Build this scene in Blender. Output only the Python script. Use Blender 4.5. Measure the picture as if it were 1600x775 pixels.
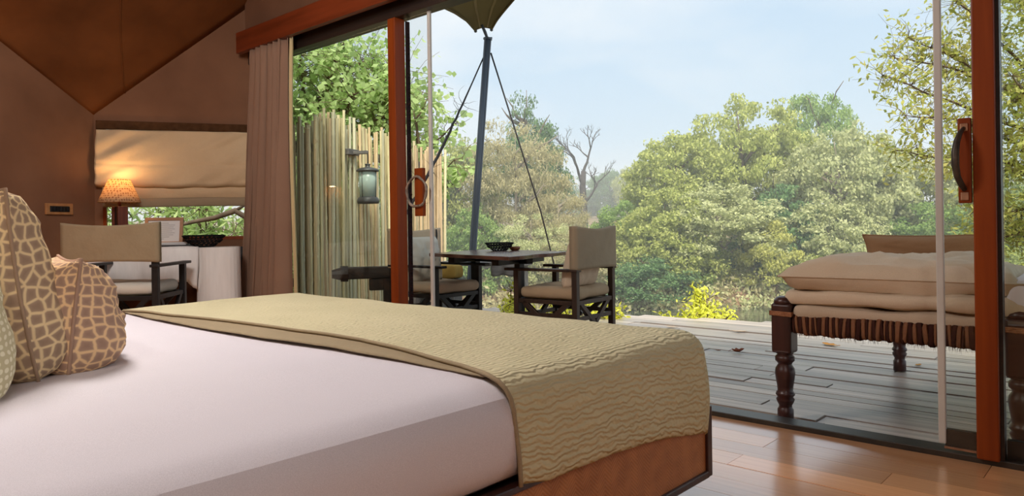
import bpy, math, random
import numpy as np
from mathutils import Vector, Matrix, noise as mn
PI = math.pi
S = bpy.context.scene
C = S.collection
for o in list(bpy.data.objects): bpy.data.objects.remove(o)

# ------------------------------------------------------------------ camera
cam = bpy.data.cameras.new('camera'); co = bpy.data.objects.new('camera', cam); C.objects.link(co)
F_ = Vector((math.cos(math.radians(132)), math.sin(math.radians(132)), 0)); R_ = Vector((F_.y, -F_.x, 0)); Z_ = Vector((0, 0, 1))
ra = math.radians(.8)
up = Z_*math.cos(ra) + R_*math.sin(ra); rt = R_*math.cos(ra) - Z_*math.sin(ra)
M = Matrix((rt, up, -F_)).transposed().to_4x4(); M.translation = (0, 0, .9)
co.matrix_world = M
cam.sensor_width = 36; cam.lens = 1120/1600*36; cam.shift_y = -33.9/1600; cam.clip_start = .02; cam.clip_end = 900
S.camera = co

# ------------------------------------------------------------------ sky, sun, exposure
S.view_settings.view_transform = 'Standard'; S.view_settings.look = 'None'; S.view_settings.gamma = 1; S.view_settings.use_curve_mapping = False
S.view_settings.exposure = 0.08
w = bpy.data.worlds.new('sky'); S.world = w; w.use_nodes = True
nt = w.node_tree; nt.nodes.clear()
def N(t, kind, **kw):
    n = t.nodes.new(kind)
    for k, v in kw.items():
        if k in n.inputs: n.inputs[k].default_value = v
        else: setattr(n, k, v)
    return n
def ramp(t, fac, stops, interp='LINEAR'):
    r = t.nodes.new('ShaderNodeValToRGB'); cr = r.color_ramp; cr.interpolation = interp
    while len(cr.elements) < len(stops): cr.elements.new(.5)
    for e, (p, c) in zip(cr.elements, stops):
        e.position = p; e.color = (*c, 1) if len(c) == 3 else c
    t.links.new(fac, r.inputs[0]); return r.outputs[0]
tc = N(nt, 'ShaderNodeTexCoord'); sep = N(nt, 'ShaderNodeSeparateXYZ'); nt.links.new(tc.outputs['Generated'], sep.inputs[0])
base = ramp(nt, sep.outputs[2], [(0, (.78, .87, .94)), (.12, (.60, .76, .90)), (.35, (.54, .71, .89)), (1, (.56, .72, .89))])
mp = N(nt, 'ShaderNodeMapping'); mp.inputs['Scale'].default_value = (1, 1, 2.2); mp.inputs['Location'].default_value = (3.1, 1.7, .4); nt.links.new(tc.outputs['Generated'], mp.inputs[0])
cl = N(nt, 'ShaderNodeTexNoise', Scale=2.2, Detail=5.0, Roughness=.5, Distortion=.4); nt.links.new(mp.outputs[0], cl.inputs['Vector'])
cf = ramp(nt, cl.outputs['Fac'], [(.40, (0, 0, 0)), (.62, (.9, .9, .9))])
mx = N(nt, 'ShaderNodeMix', data_type='RGBA'); nt.links.new(cf, mx.inputs[0]); nt.links.new(base, mx.inputs[6]); mx.inputs[7].default_value = (.86, .91, .95, 1)
bg = N(nt, 'ShaderNodeBackground', Strength=1.0); nt.links.new(mx.outputs[2], bg.inputs[0])
wo = N(nt, 'ShaderNodeOutputWorld'); nt.links.new(bg.outputs[0], wo.inputs[0])
sd = bpy.data.lights.new('sun', 'SUN'); sd.energy = 6.2; sd.angle = math.radians(20); sd.color = (1, .93, .80)
so = bpy.data.objects.new('sun', sd); C.objects.link(so)
so.rotation_euler = Vector((-.50, .44, -.88)).to_track_quat('-Z', 'Y').to_euler()
S.cycles.use_denoising = True
S.cycles.max_bounces = 10; S.cycles.volume_bounces = 3; S.cycles.volume_step_rate = 4; S.cycles.transparent_max_bounces = 12; S.cycles.sample_clamp_indirect = 6
S.cycles.caustics_reflective = False; S.cycles.caustics_refractive = False

# ------------------------------------------------------------------ materials
def new_mat(name):
    m = bpy.data.materials.new(name); m.use_nodes = True; t = m.node_tree; t.nodes.clear()
    out = N(t, 'ShaderNodeOutputMaterial'); return m, t, out
def coords(t, kind='Object', scale=(1, 1, 1), rot=(0, 0, 0), rnd=False):
    c = N(t, 'ShaderNodeTexCoord'); m = N(t, 'ShaderNodeMapping'); m.inputs['Scale'].default_value = scale; m.inputs['Rotation'].default_value = rot
    t.links.new(c.outputs[kind], m.inputs[0])
    if rnd:
        oi = N(t, 'ShaderNodeObjectInfo'); mu = N(t, 'ShaderNodeMath', operation='MULTIPLY'); mu.inputs[1].default_value = 57.
        t.links.new(oi.outputs['Random'], mu.inputs[0]); t.links.new(mu.outputs[0], m.inputs['Location'])
        return m.outputs[0], oi.outputs['Random']
    return m.outputs[0]
def mixc(t, fac, a, b, mode='MIX'):
    m = N(t, 'ShaderNodeMix', data_type='RGBA', blend_type=mode)
    for s, v in ((0, fac), (6, a), (7, b)):
        if hasattr(v, 'links') or hasattr(v, 'is_linked'): t.links.new(v, m.inputs[s])
        else: m.inputs[s].default_value = v if s == 0 else (*v, 1)
    return m.outputs[2]
def bsdf(t, out, col, rough=.6, spec=.3, metal=0., bump=None, bstr=.3, bdist=.01):
    b = N(t, 'ShaderNodeBsdfPrincipled'); b.inputs['Specular IOR Level'].default_value = spec; b.inputs['Metallic'].default_value = metal
    if hasattr(col, 'links'): t.links.new(col, b.inputs['Base Color'])
    else: b.inputs['Base Color'].default_value = (*col, 1)
    if hasattr(rough, 'links'): t.links.new(rough, b.inputs['Roughness'])
    else: b.inputs['Roughness'].default_value = rough
    if bump is not None:
        bp = N(t, 'ShaderNodeBump', Strength=bstr, Distance=bdist); t.links.new(bump, bp.inputs['Height']); t.links.new(bp.outputs[0], b.inputs['Normal'])
    t.links.new(b.outputs[0], out.inputs[0]); return b
def pm(name, a, b=None, scale=6., rough=.6, spec=.3, metal=0., stretch=(1, 1, 1), bscale=None, bstr=.25, bdist=.005, lo=.35, hi=.65, coord='Object', rnd=False, detail=4.):
    m, t, out = new_mat(name); b = b or tuple(x*.75 for x in a)
    v = coords(t, coord, stretch, rnd=rnd); r = None
    if rnd: v, r = v
    n = N(t, 'ShaderNodeTexNoise', Scale=scale, Detail=detail); t.links.new(v, n.inputs['Vector'])
    col = ramp(t, n.outputs['Fac'], [(lo, a), (hi, b)])
    if rnd:
        k = ramp(t, r, [(0, (.72, .72, .72)), (1, (1.18, 1.15, 1.12))]); col = mixc(t, 1., col, k, 'MULTIPLY')
    h = None
    if bscale:
        n2 = N(t, 'ShaderNodeTexNoise', Scale=bscale, Detail=3.); t.links.new(v, n2.inputs['Vector']); h = n2.outputs['Fac']
    bsdf(t, out, col, rough, spec, metal, h, bstr, bdist); return m
def weave(name, a, b, scale=400., rough=.9, bstr=.35):
    m, t, out = new_mat(name); v = coords(t)
    n = N(t, 'ShaderNodeTexNoise', Scale=3., Detail=4.); t.links.new(v, n.inputs['Vector'])
    col = ramp(t, n.outputs['Fac'], [(.3, a), (.7, b)])
    n2 = N(t, 'ShaderNodeTexNoise', Scale=scale, Detail=1.); t.links.new(v, n2.inputs['Vector'])
    col = mixc(t, .25, col, ramp(t, n2.outputs['Fac'], [(.3, tuple(x*.6 for x in a)), (.7, tuple(min(1, x*1.3) for x in b))]))
    n3 = N(t, 'ShaderNodeTexNoise', Scale=9., Detail=3.); t.links.new(v, n3.inputs['Vector'])
    bsdf(t, out, col, rough, .1, 0, n3.outputs['Fac'], bstr, .02); return m
def wood(name, a, b, axis='X', scale=3., rough=.4, spec=.4, rnd=False, bstr=.15):
    st = {'X': (.6, 9, 9), 'Y': (9, .6, 9), 'Z': (9, 9, .6)}[axis]
    return pm(name, a, b, scale, rough, spec, stretch=st, bscale=scale*3, bstr=bstr, bdist=.004, rnd=rnd, detail=6.)

def leafmat(name, a, b, trans=.45):
    m, t, out = new_mat(name)
    g = N(t, 'ShaderNodeNewGeometry'); oi = N(t, 'ShaderNodeObjectInfo')
    col = ramp(t, g.outputs['Random Per Island'], [(0, a), (1, b)])
    k = ramp(t, oi.outputs['Random'], [(0, (.88, .88, .88)), (1, (1.12, 1.12, 1.12))]); col = mixc(t, 1., col, k, 'MULTIPLY')
    d = N(t, 'ShaderNodeBsdfDiffuse'); tr = N(t, 'ShaderNodeBsdfTranslucent'); ms = N(t, 'ShaderNodeMixShader'); ms.inputs[0].default_value = trans
    t.links.new(col, d.inputs[0]); t.links.new(col, tr.inputs[0]); t.links.new(d.outputs[0], ms.inputs[1]); t.links.new(tr.outputs[0], ms.inputs[2])
    t.links.new(ms.outputs[0], out.inputs[0]); return m
MT = {}
MT['canvas_wall'] = pm('suede_canvas', (.21, .105, .060), (.155, .076, .043), 1.8, .95, .05, bscale=3., bstr=.3, bdist=.03)
MT['canvas_roof'] = pm('roof_canvas', (.165, .055, .015), (.10, .033, .009), 2., .8, .15, bscale=2., bstr=.2, bdist=.03)
MT['strip'] = wood('brown_strip', (.085, .04, .018), (.06, .028, .012), 'X', rough=.85, spec=.05)
MT['redwood'] = wood('polished_redwood', (.235, .046, .007), (.165, .029, .005), 'Z', 2., .4, .2)
MT['redbeam'] = wood('polished_red_beam', (.20, .038, .011), (.125, .023, .006), 'X', 2., .38, .4)
MT['darkwood'] = wood('dark_stained_wood', (.028, .017, .012), (.015, .009, .007), 'X', 3., .45, .4)
MT['chairwood'] = wood('walnut_stained_wood', (.050, .028, .018), (.026, .015, .010), 'Z', 3., .45, .4)
MT['blackwood'] = wood('blackened_wood', (.014, .012, .012), (.008, .007, .007), 'X', 3., .45, .4)
MT['turned'] = wood('turned_mahogany', (.058, .018, .013), (.030, .010, .008), 'Z', 2.5, .35, .5)
MT['tabletop'] = wood('brown_table_wood', (.13, .048, .028), (.075, .028, .018), 'X', 2.5, .25, .5)
MT['floorwood'] = wood('orange_floor_plank', (.82, .42, .19), (.72, .34, .145), 'X', 1.2, .3, .6, rnd=True, bstr=.03)
_b = next(n for n in MT['floorwood'].node_tree.nodes if n.type == 'BSDF_PRINCIPLED'); _b.inputs['Coat Weight'].default_value = 1.; _b.inputs['Coat Roughness'].default_value = .16; _b.inputs['Coat IOR'].default_value = 1.85
MT['deckwood'] = pm('weathered_deck_board', (.53, .455, .395), (.25, .213, .182), 3.5, .36, .5, stretch=(.7, .9, 1), bscale=7., bstr=.3, bdist=.006, rnd=True, detail=8., lo=.3, hi=.72)
MT['track'] = pm('dark_track', (.018, .014, .011), (.035, .026, .018), 12., .4, .5)
MT['bamboo'] = pm('bamboo_cane', (.76, .69, .46), (.58, .52, .32), 2.2, .5, .3, stretch=(1, 1, 2), rnd=True)
MT['bamboo_dry'] = pm('dry_bamboo_cane', (.74, .58, .37), (.55, .41, .25), 2.2, .55, .3, stretch=(1, 1, 2), rnd=True)
MT['bamboo_grey'] = pm('silvery_bamboo_cane', (.68, .66, .50), (.50, .48, .35), 2.2, .55, .3, stretch=(1, 1, 2), rnd=True)
MT['sheet'] = weave('white_cotton_sheet', (.69, .645, .685), (.665, .625, .66), 700., .85, .10)
MT['coverlet_back'] = weave('tan_cotton_lining', (.36, .285, .18), (.32, .25, .155), 500., .9, .3)
MT['curtain'] = weave('taupe_curtain', (.30, .185, .125), (.26, .155, .105), 500., .9, .15)
MT['lining'] = weave('cream_lining', (.62, .50, .28), (.58, .46, .25), 500., .9, .1)
MT['blind'] = weave('cream_canvas_blind', (.66, .49, .30), (.58, .42, .255), 500., .9, .35)
MT['blind_hem'] = weave('tan_blind_hem', (.34, .26, .165), (.31, .235, .15), 500., .9, .25)
MT['khaki'] = weave('khaki_canvas', (.33, .265, .18), (.28, .225, .15), 500., .9, .45)
MT['olive_khaki'] = weave('olive_khaki_canvas', (.33, .255, .16), (.285, .22, .135), 500., .9, .45)
MT['cushion_white'] = weave('off_white_cotton', (.62, .585, .51), (.57, .535, .46), 500., .9, .35)
MT['cushion_tan'] = weave('tan_cotton', (.43, .32, .205), (.38, .28, .175), 500., .9, .45)
MT['cushion_brown'] = weave('brown_linen', (.33, .19, .10), (.27, .15, .08), 250., .95, .3)
MT['beige_cotton'] = weave('beige_cotton', (.60, .48, .35), (.54, .43, .31), 500., .9, .5)
MT['mattress_top'] = weave('taupe_mattress_cotton', (.50, .39, .285), (.43, .335, .24), 500., .9, .5)
MT['whitelog'] = pm('whitewashed_log', (.88, .845, .81), (.79, .755, .72), 5., .75, .2, stretch=(3, 3, .5), bscale=8., bstr=.35, bdist=.01)
MT['lampwood'] = wood('red_lamp_wood', (.16, .035, .014), (.10, .022, .009), 'Z', 3., .4)
MT['plate'] = wood('teak_plate', (.42, .21, .085), (.34, .16, .06), 'X', 3., .4)
MT['blackplastic'] = pm('black_plastic', (.012, .012, .013), (.008, .008, .009), 30., .3, .5)
MT['whiteplastic'] = pm('white_vinyl', (.52, .50, .46), (.46, .44, .40), 4., .45, .4)
MT['iron'] = pm('cast_iron', (.10, .075, .055), (.045, .034, .027), 20., .5, .5, metal=.6, bscale=60., bstr=.3)
MT['copper'] = pm('copper_plate', (.50, .28, .17), (.36, .19, .11), 25., .4, .5, metal=.6)
MT['brush'] = pm('black_bristle', (.012, .013, .018), (.006, .007, .010), 40., .9, .1)
MT['horn'] = pm('grey_horn', (.30, .24, .19), (.10, .075, .055), 30., .45, .4)
MT['blackwire'] = pm('black_wire', (.008, .008, .009), (.005, .005, .006), 30., .7, .15)
MT['bowlwood'] = wood('bowl_wood', (.20, .075, .032), (.14, .05, .02), 'X', 4., .4)
MT['paper'] = pm('white_paper', (.74, .73, .72), (.72, .71, .70), 5., .8, .1)
MT['ink'] = pm('grey_ink', (.36, .36, .36), (.30, .30, .30), 60., .8, .1)
MT['framewood'] = wood('light_frame_wood', (.42, .22, .12), (.34, .17, .085), 'X', 3., .45)
MT['mast'] = pm('grey_blue_painted_steel', (.135, .17, .215), (.10, .13, .17), 5., .4, .5, stretch=(4, 4, .4))
MT['cable'] = pm('dark_steel_cable', (.035, .030, .032), (.02, .018, .02), 30., .5, .5)
MT['fly'] = leafmat('olive_tent_fly', (.25, .225, .14), (.25, .225, .14), .45)
MT['fly_seam'] = leafmat('pale_fly_seam', (.42, .39, .27), (.42, .39, .27), .4)
MT['rope_dark'] = pm('dark_coir_rope', (.095, .038, .027), (.05, .02, .016), 60., .95, .05, bscale=180., bstr=.8)
MT['rope_tan'] = pm('tan_coir_rope', (.38, .18, .095), (.25, .11, .058), 60., .95, .05, bscale=180., bstr=.8)
MT['lanternmetal'] = pm('grey_lantern_metal', (.12, .125, .13), (.085, .09, .095), 10., .45, .5, metal=.4)
MT['lanternglass'] = pm('frosted_lantern_glass', (.52, .66, .62), (.47, .61, .57), 5., .25, .5)
MT['greywood'] = pm('grey_weathered_wood', (.20, .19, .19), (.13, .125, .125), 4., .7, .2, stretch=(1, 6, 6), bscale=12.)
MT['mustard'] = weave('mustard_woven_cloth', (.36, .24, .07), (.22, .14, .035), 120., .95, .4)
MT['bark'] = pm('brown_bark', (.17, .125, .09), (.10, .072, .052), 3., .9, .1, stretch=(2, 2, .6), bscale=8., bstr=.5)
MT['bark_pale'] = pm('pale_bark', (.34, .29, .23), (.24, .20, .155), 3., .9, .1, stretch=(2, 2, .6), bscale=8., bstr=.5)
MT['bark_grey'] = pm('grey_dead_bark', (.10, .09, .088), (.06, .055, .055), 3., .9, .1)

LM = {
 'lime': leafmat('bright_lime_leaves', (.40, .56, .21), (.70, .82, .42), .6),
 'olive': leafmat('olive_leaves', (0.305, 0.354, 0.091), (0.610, 0.634, 0.232)),
 'yellow': leafmat('yellow_green_leaves', (0.464, 0.488, 0.122), (0.756, 0.732, 0.268)),
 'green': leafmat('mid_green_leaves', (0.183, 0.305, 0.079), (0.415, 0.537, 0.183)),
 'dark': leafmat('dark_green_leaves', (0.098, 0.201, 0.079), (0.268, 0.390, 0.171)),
 'tan': leafmat('tan_dry_leaves', (.42, .38, .20), (.62, .56, .33)),
 'pale': leafmat('pale_sage_leaves', (0.403, 0.439, 0.207), (0.671, 0.683, 0.378)),
 'gold': leafmat('golden_shrub_leaves', (0.561, 0.586, 0.049), (0.950, 0.950, 0.195)),
 'autumn': leafmat('yellowing_leaves', (.44, .50, .13), (.74, .68, .24), .55),
}
def glassmat(name, tint, refl=1.0):
    m, t, out = new_mat(name)
    tr = N(t, 'ShaderNodeBsdfTransparent'); tr.inputs[0].default_value = (*tint, 1)
    gl = N(t, 'ShaderNodeBsdfGlossy'); gl.inputs['Roughness'].default_value = .0
    g = N(t, 'ShaderNodeNewGeometry'); dt_ = N(t, 'ShaderNodeVectorMath', operation='DOT_PRODUCT'); t.links.new(g.outputs['Normal'], dt_.inputs[0]); t.links.new(g.outputs['Incoming'], dt_.inputs[1])
    ab = N(t, 'ShaderNodeMath', operation='ABSOLUTE'); t.links.new(dt_.outputs['Value'], ab.inputs[0])
    om = N(t, 'ShaderNodeMath', operation='SUBTRACT'); om.inputs[0].default_value = 1.; t.links.new(ab.outputs[0], om.inputs[1])
    pw = N(t, 'ShaderNodeMath', operation='POWER'); pw.inputs[1].default_value = 5.; t.links.new(om.outputs[0], pw.inputs[0])
    mu = N(t, 'ShaderNodeMath', operation='MULTIPLY_ADD'); mu.inputs[1].default_value = .96*refl; mu.inputs[2].default_value = .04*refl
    t.links.new(pw.outputs[0], mu.inputs[0]); ms = N(t, 'ShaderNodeMixShader'); t.links.new(mu.outputs[0], ms.inputs[0])
    t.links.new(tr.outputs[0], ms.inputs[1]); t.links.new(gl.outputs[0], ms.inputs[2]); t.links.new(ms.outputs[0], out.inputs[0]); return m
MT['glass'] = glassmat('green_tinted_glass', (.955, .98, .945))
MT['glass_clear'] = glassmat('clear_glass', (.98, .99, .98))
MT['glass_dark'] = glassmat('smoky_green_glass', (.94, .98, .95))

def leopard(name, bgc, spot, scale):
    m, t, out = new_mat(name); v = coords(t, 'UV'); vo3 = coords(t)
    n = N(t, 'ShaderNodeTexNoise', Scale=14., Detail=2.); t.links.new(v, n.inputs['Vector'])
    va = N(t, 'ShaderNodeVectorMath', operation='SCALE'); va.inputs['Scale'].default_value = .012; t.links.new(n.outputs['Color'], va.inputs[0])
    ad = N(t, 'ShaderNodeVectorMath', operation='ADD'); t.links.new(v, ad.inputs[0]); t.links.new(va.outputs[0], ad.inputs[1])
    vo = N(t, 'ShaderNodeTexVoronoi', voronoi_dimensions='2D', feature='DISTANCE_TO_EDGE', Scale=scale, Randomness=.6); t.links.new(ad.outputs[0], vo.inputs['Vector'])
    col = ramp(t, vo.outputs['Distance'], [(.06, bgc), (.17, spot), (.40, tuple(x*.85 for x in spot))])
    n3 = N(t, 'ShaderNodeTexNoise', Scale=9., Detail=3.); t.links.new(vo3, n3.inputs['Vector'])
    bsdf(t, out, col, .9, .1, 0, n3.outputs['Fac'], .4, .02); return m
MT['leopard_a'] = leopard('tan_spotted_cotton', (.84, .64, .36), (.42, .285, .19), 33.)
MT['leopard_b'] = leopard('rust_spotted_cotton', (.84, .58, .32), (.44, .28, .20), 34.)
m, t, out = new_mat('sage_dotted_cotton'); v = coords(t, 'UV')
vo = N(t, 'ShaderNodeTexVoronoi', voronoi_dimensions='2D', Scale=62., Randomness=.2); t.links.new(v, vo.inputs['Vector'])
bsdf(t, out, ramp(t, vo.outputs['Distance'], [(.26, (.82, .76, .56)), (.36, (.58, .51, .31))]), .9, .1); MT['dots'] = m
# quilted coverlet: wavy stitched ridges
m, t, out = new_mat('quilted_green_cotton'); v = coords(t, 'UV', (1, 1, 1))
wv = N(t, 'ShaderNodeTexWave', wave_type='BANDS', bands_direction='Y', Scale=15., Distortion=7.5, Detail=2.); wv.inputs['Detail Scale'].default_value = 1.6
t.links.new(v, wv.inputs['Vector'])
n = N(t, 'ShaderNodeTexNoise', Scale=2.5, Detail=3.); t.links.new(v, n.inputs['Vector'])
bsdf(t, out, ramp(t, n.outputs['Fac'], [(.3, (.63, .565, .36)), (.7, (.57, .51, .315))]), .85, .15, 0, wv.outputs['Fac'], .5, .009); MT['quilt'] = m
# woven herringbone panel of the bed rail
m, t, out = new_mat('woven_cane_panel'); v = coords(t, 'UV')
sx = N(t, 'ShaderNodeSeparateXYZ'); t.links.new(v, sx.inputs[0])
pp = N(t, 'ShaderNodeMath', operation='PINGPONG'); pp.inputs[1].default_value = .03; t.links.new(sx.outputs[0], pp.inputs[0])
ad = N(t, 'ShaderNodeMath', operation='ADD'); t.links.new(pp.outputs[0], ad.inputs[0]); t.links.new(sx.outputs[1], ad.inputs[1])
cx = N(t, 'ShaderNodeCombineXYZ'); t.links.new(ad.outputs[0], cx.inputs[0])
wv = N(t, 'ShaderNodeTexWave', Scale=28., Distortion=.4); t.links.new(cx.outputs[0], wv.inputs['Vector'])
n = N(t, 'ShaderNodeTexNoise', Scale=18., Detail=3.); t.links.new(v, n.inputs['Vector'])
c1 = ramp(t, wv.outputs['Fac'], [(.2, (.33, .115, .036)), (.8, (.48, .185, .062))])
bsdf(t, out, mixc(t, .5, c1, ramp(t, n.outputs['Fac'], [(.35, (.30, .10, .03)), (.65, (.52, .21, .072))])), .42, .4, 0, wv.outputs['Fac'], .3, .002); MT['cane'] = m
# lamp shade
m, t, out = new_mat('dotted_lamp_shade'); v = coords(t)
vo = N(t, 'ShaderNodeTexVoronoi', Scale=55., Randomness=.2); t.links.new(v, vo.inputs['Vector'])
col = ramp(t, vo.outputs['Distance'], [(.30, (.42, .20, .11)), (.42, (.80, .60, .38))])
d = N(t, 'ShaderNodeBsdfDiffuse'); tr = N(t, 'ShaderNodeBsdfTranslucent'); ms = N(t, 'ShaderNodeMixShader'); ms.inputs[0].default_value = .6
t.links.new(col, d.inputs[0]); t.links.new(col, tr.inputs[0]); t.links.new(d.outputs[0], ms.inputs[1]); t.links.new(tr.outputs[0], ms.inputs[2]); t.links.new(ms.outputs[0], out.inputs[0]); MT['shade'] = m
m, t, out = new_mat('bulb_glow'); e = N(t, 'ShaderNodeEmission', Strength=6.); e.inputs[0].default_value = (1, .72, .4, 1); t.links.new(e.outputs[0], out.inputs[0]); MT['bulb'] = m
# ground and river
m, t, out = new_mat('leaf_litter_ground'); v = coords(t)
n = N(t, 'ShaderNodeTexNoise', Scale=.35, Detail=6.); t.links.new(v, n.inputs['Vector'])
n2 = N(t, 'ShaderNodeTexNoise', Scale=4., Detail=5.); t.links.new(v, n2.inputs['Vector'])
c1 = ramp(t, n2.outputs['Fac'], [(.35, (.17, .10, .06)), (.65, (.34, .23, .15))])
c2 = ramp(t, n2.outputs['Fac'], [(.35, (.10, .11, .045)), (.65, (.24, .24, .10))])
bsdf(t, out, mixc(t, ramp(t, n.outputs['Fac'], [(.48, (0, 0, 0)), (.62, (1, 1, 1))]), c1, c2), .95, .05, 0, n2.outputs['Fac'], .8, .2); MT['ground'] = m
m, t, out = new_mat('river_water'); v = coords(t)
n = N(t, 'ShaderNodeTexNoise', Scale=1.5, Detail=3.); t.links.new(v, n.inputs['Vector'])
bsdf(t, out, (.035, .045, .028), .08, .5, 0, n.outputs['Fac'], .15, .1); MT['water'] = m

# ------------------------------------------------------------------ helpers
class MB:
    def __init__(s): s.v = []; s.f = []; s.uv = None
    def add(s, vs, fs):
        k = len(s.v); s.v += [tuple(x) for x in vs]; s.f += [tuple(i+k for i in f) for f in fs]; return s
    def box(s, c, d, rz=0., m=None):
        x, y, z = d[0]/2, d[1]/2, d[2]/2
        vs = [Vector((a*x, b*y, e*z)) for a in (-1, 1) for b in (-1, 1) for e in (-1, 1)]
        mm = m if m is not None else Matrix.Rotation(rz, 3, 'Z')
        vs = [mm @ q + Vector(c) for q in vs]
        return s.add(vs, [(0, 1, 3, 2), (4, 6, 7, 5), (0, 4, 5, 1), (2, 3, 7, 6), (0, 2, 6, 4), (1, 5, 7, 3)])
    def bar(s, p, q, wd, h, upv=(0, 0, 1)):
        p, q = Vector(p), Vector(q); d = q-p; L = d.length; d.normalize(); u = Vector(upv)
        sdv = d.cross(u)
        if sdv.length < 1e-4: sdv = d.cross(Vector((1, 0, 0)))
        sdv.normalize(); u = sdv.cross(d)
        return s.box((p+q)/2, (L, wd, h), m=Matrix((d, sdv, u)).transposed())
    def tube(s, pts, r, n=8, cap=True):
        pts = [Vector(p) for p in pts]; rs = r if hasattr(r, '__len__') else [r]*len(pts)
        k = len(s.v); ref = Vector((0, 0, 1)); prev = None
        for i, p in enumerate(pts):
            d = (pts[min(i+1, len(pts)-1)] - pts[max(i-1, 0)]).normalized()
            if prev is None:
                a = d.cross(ref)
                if a.length < .1: a = d.cross(Vector((1, 0, 0)))
            else: a = prev - d*prev.dot(d)
            a.normalize(); prev = a; b = d.cross(a)
            for j in range(n):
                t = 2*PI*j/n; s.v.append(tuple(p + (a*math.cos(t) + b*math.sin(t))*rs[i]))
        for i in range(len(pts)-1):
            for j in range(n):
                j2 = (j+1) % n; s.f.append((k+i*n+j, k+i*n+j2, k+(i+1)*n+j2, k+(i+1)*n+j))
        if cap:
            s.f.append(tuple(k+j for j in range(n-1, -1, -1))); s.f.append(tuple(k+(len(pts)-1)*n+j for j in range(n)))
        return s
    def lathe(s, prof, c=(0, 0, 0), n=20, cap=True):
        k = len(s.v)
        for r, z in prof:
            for j in range(n):
                t = 2*PI*j/n; s.v.append((c[0]+r*math.cos(t), c[1]+r*math.sin(t), c[2]+z))
        for i in range(len(prof)-1):
            for j in range(n):
                j2 = (j+1) % n; s.f.append((k+i*n+j, k+i*n+j2, k+(i+1)*n+j2, k+(i+1)*n+j))
        if cap:
            s.f.append(tuple(k+j for j in range(n-1, -1, -1))); s.f.append(tuple(k+(len(prof)-1)*n+j for j in range(n)))
        return s
    def grid(s, fn, nu, nv, uvf=None):
        k = len(s.v)
        if uvf and s.uv is None: s.uv = {}
        for i in range(nu+1):
            for j in range(nv+1):
                s.v.append(tuple(fn(i/nu, j/nv)))
                if uvf: s.uv[len(s.v)-1] = uvf(i/nu, j/nv)
        for i in range(nu):
            for j in range(nv):
                a = k+i*(nv+1)+j; s.f.append((a, a+nv+1, a+nv+2, a+1))
        return s
    def build(s, name, mat, parent=None, smooth=False, bevel=0., seg=2, loc=None, thick=0., link=True):
        me = bpy.data.meshes.new(name); vs = s.v
        if loc is not None: vs = [(x-loc[0], y-loc[1], z-loc[2]) for x, y, z in vs]
        me.from_pydata(vs, [], s.f); me.update()
        if s.uv:
            ul = me.uv_layers.new(name='UVMap')
            vi = np.empty(len(me.loops), dtype=np.int32); me.loops.foreach_get('vertex_index', vi)
            a = np.array([s.uv.get(i, (0, 0)) for i in range(len(vs))], dtype=np.float32)
            ul.data.foreach_set('uv', a[vi].ravel())
        if smooth: me.shade_smooth()
        if mat: me.materials.append(mat)
        o = bpy.data.objects.new(name, me)
        if link: C.objects.link(o)
        if parent: o.parent = parent
        if loc is not None: o.location = loc
        if thick:
            md = o.modifiers.new('solid', 'SOLIDIFY'); md.thickness = thick; md.offset = -1
        if bevel:
            md = o.modifiers.new('bevel', 'BEVEL'); md.width = bevel; md.segments = seg; md.limit_method = 'ANGLE'
        return o
def tag(o, label=None, cat=None, group=None, kind=None):
    for k, v in (('label', label), ('category', cat), ('group', group), ('kind', kind)):
        if v: o[k] = v
    return o
def thing(name, label, cat, loc=(0, 0, 0), rz=0., group=None):
    o = bpy.data.objects.new(name, None); C.objects.link(o); o.location = loc; o.rotation_euler = (0, 0, rz); o.empty_display_size = .1
    return tag(o, label, cat, group)
def struct(o): return tag(o, kind='structure')
def copy_part(o, parent=None, **kw):
    c = o.copy(); C.objects.link(c); c.parent = parent
    for k, v in kw.items(): setattr(c, k, v)
    return c
def softbox(sx, sy, sz, r, n=14, nz=6, amp=.0, ns=6., seed=0):
    """rounded box: grid faces pushed onto an inner box plus radius"""
    mb = MB(); ix, iy, iz = sx/2-r, sy/2-r, sz/2-r
    def proj(p):
        c = Vector((max(-ix, min(ix, p.x)), max(-iy, min(iy, p.y)), max(-iz, min(iz, p.z)))); d = p-c
        q = c + (d.normalized()*r if d.length > 1e-6 else d)
        if amp:
            k = mn.noise(q*ns + Vector((seed, seed*2, 0))); dd = d.normalized() if d.length > 1e-6 else Vector((0, 0, 1)); q = q + dd*k*amp
        return q
    def face(ax, sg, na, nb):
        def fn(u, v):
            a, b = u*2-1, v*2-1
            if ax == 0: p = Vector((sg*sx/2, a*sg*sy/2, b*sz/2))
            elif ax == 1: p = Vector((-a*sg*sx/2, sg*sy/2, b*sz/2))
            else: p = Vector((a*sg*sx/2, b*sy/2, sg*sz/2))
            return proj(p)
        mb.grid(fn, na, nb)
    for sg in (-1, 1): face(0, sg, n, nz); face(1, sg, n, nz); face(2, sg, n, n)
    return mb
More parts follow.
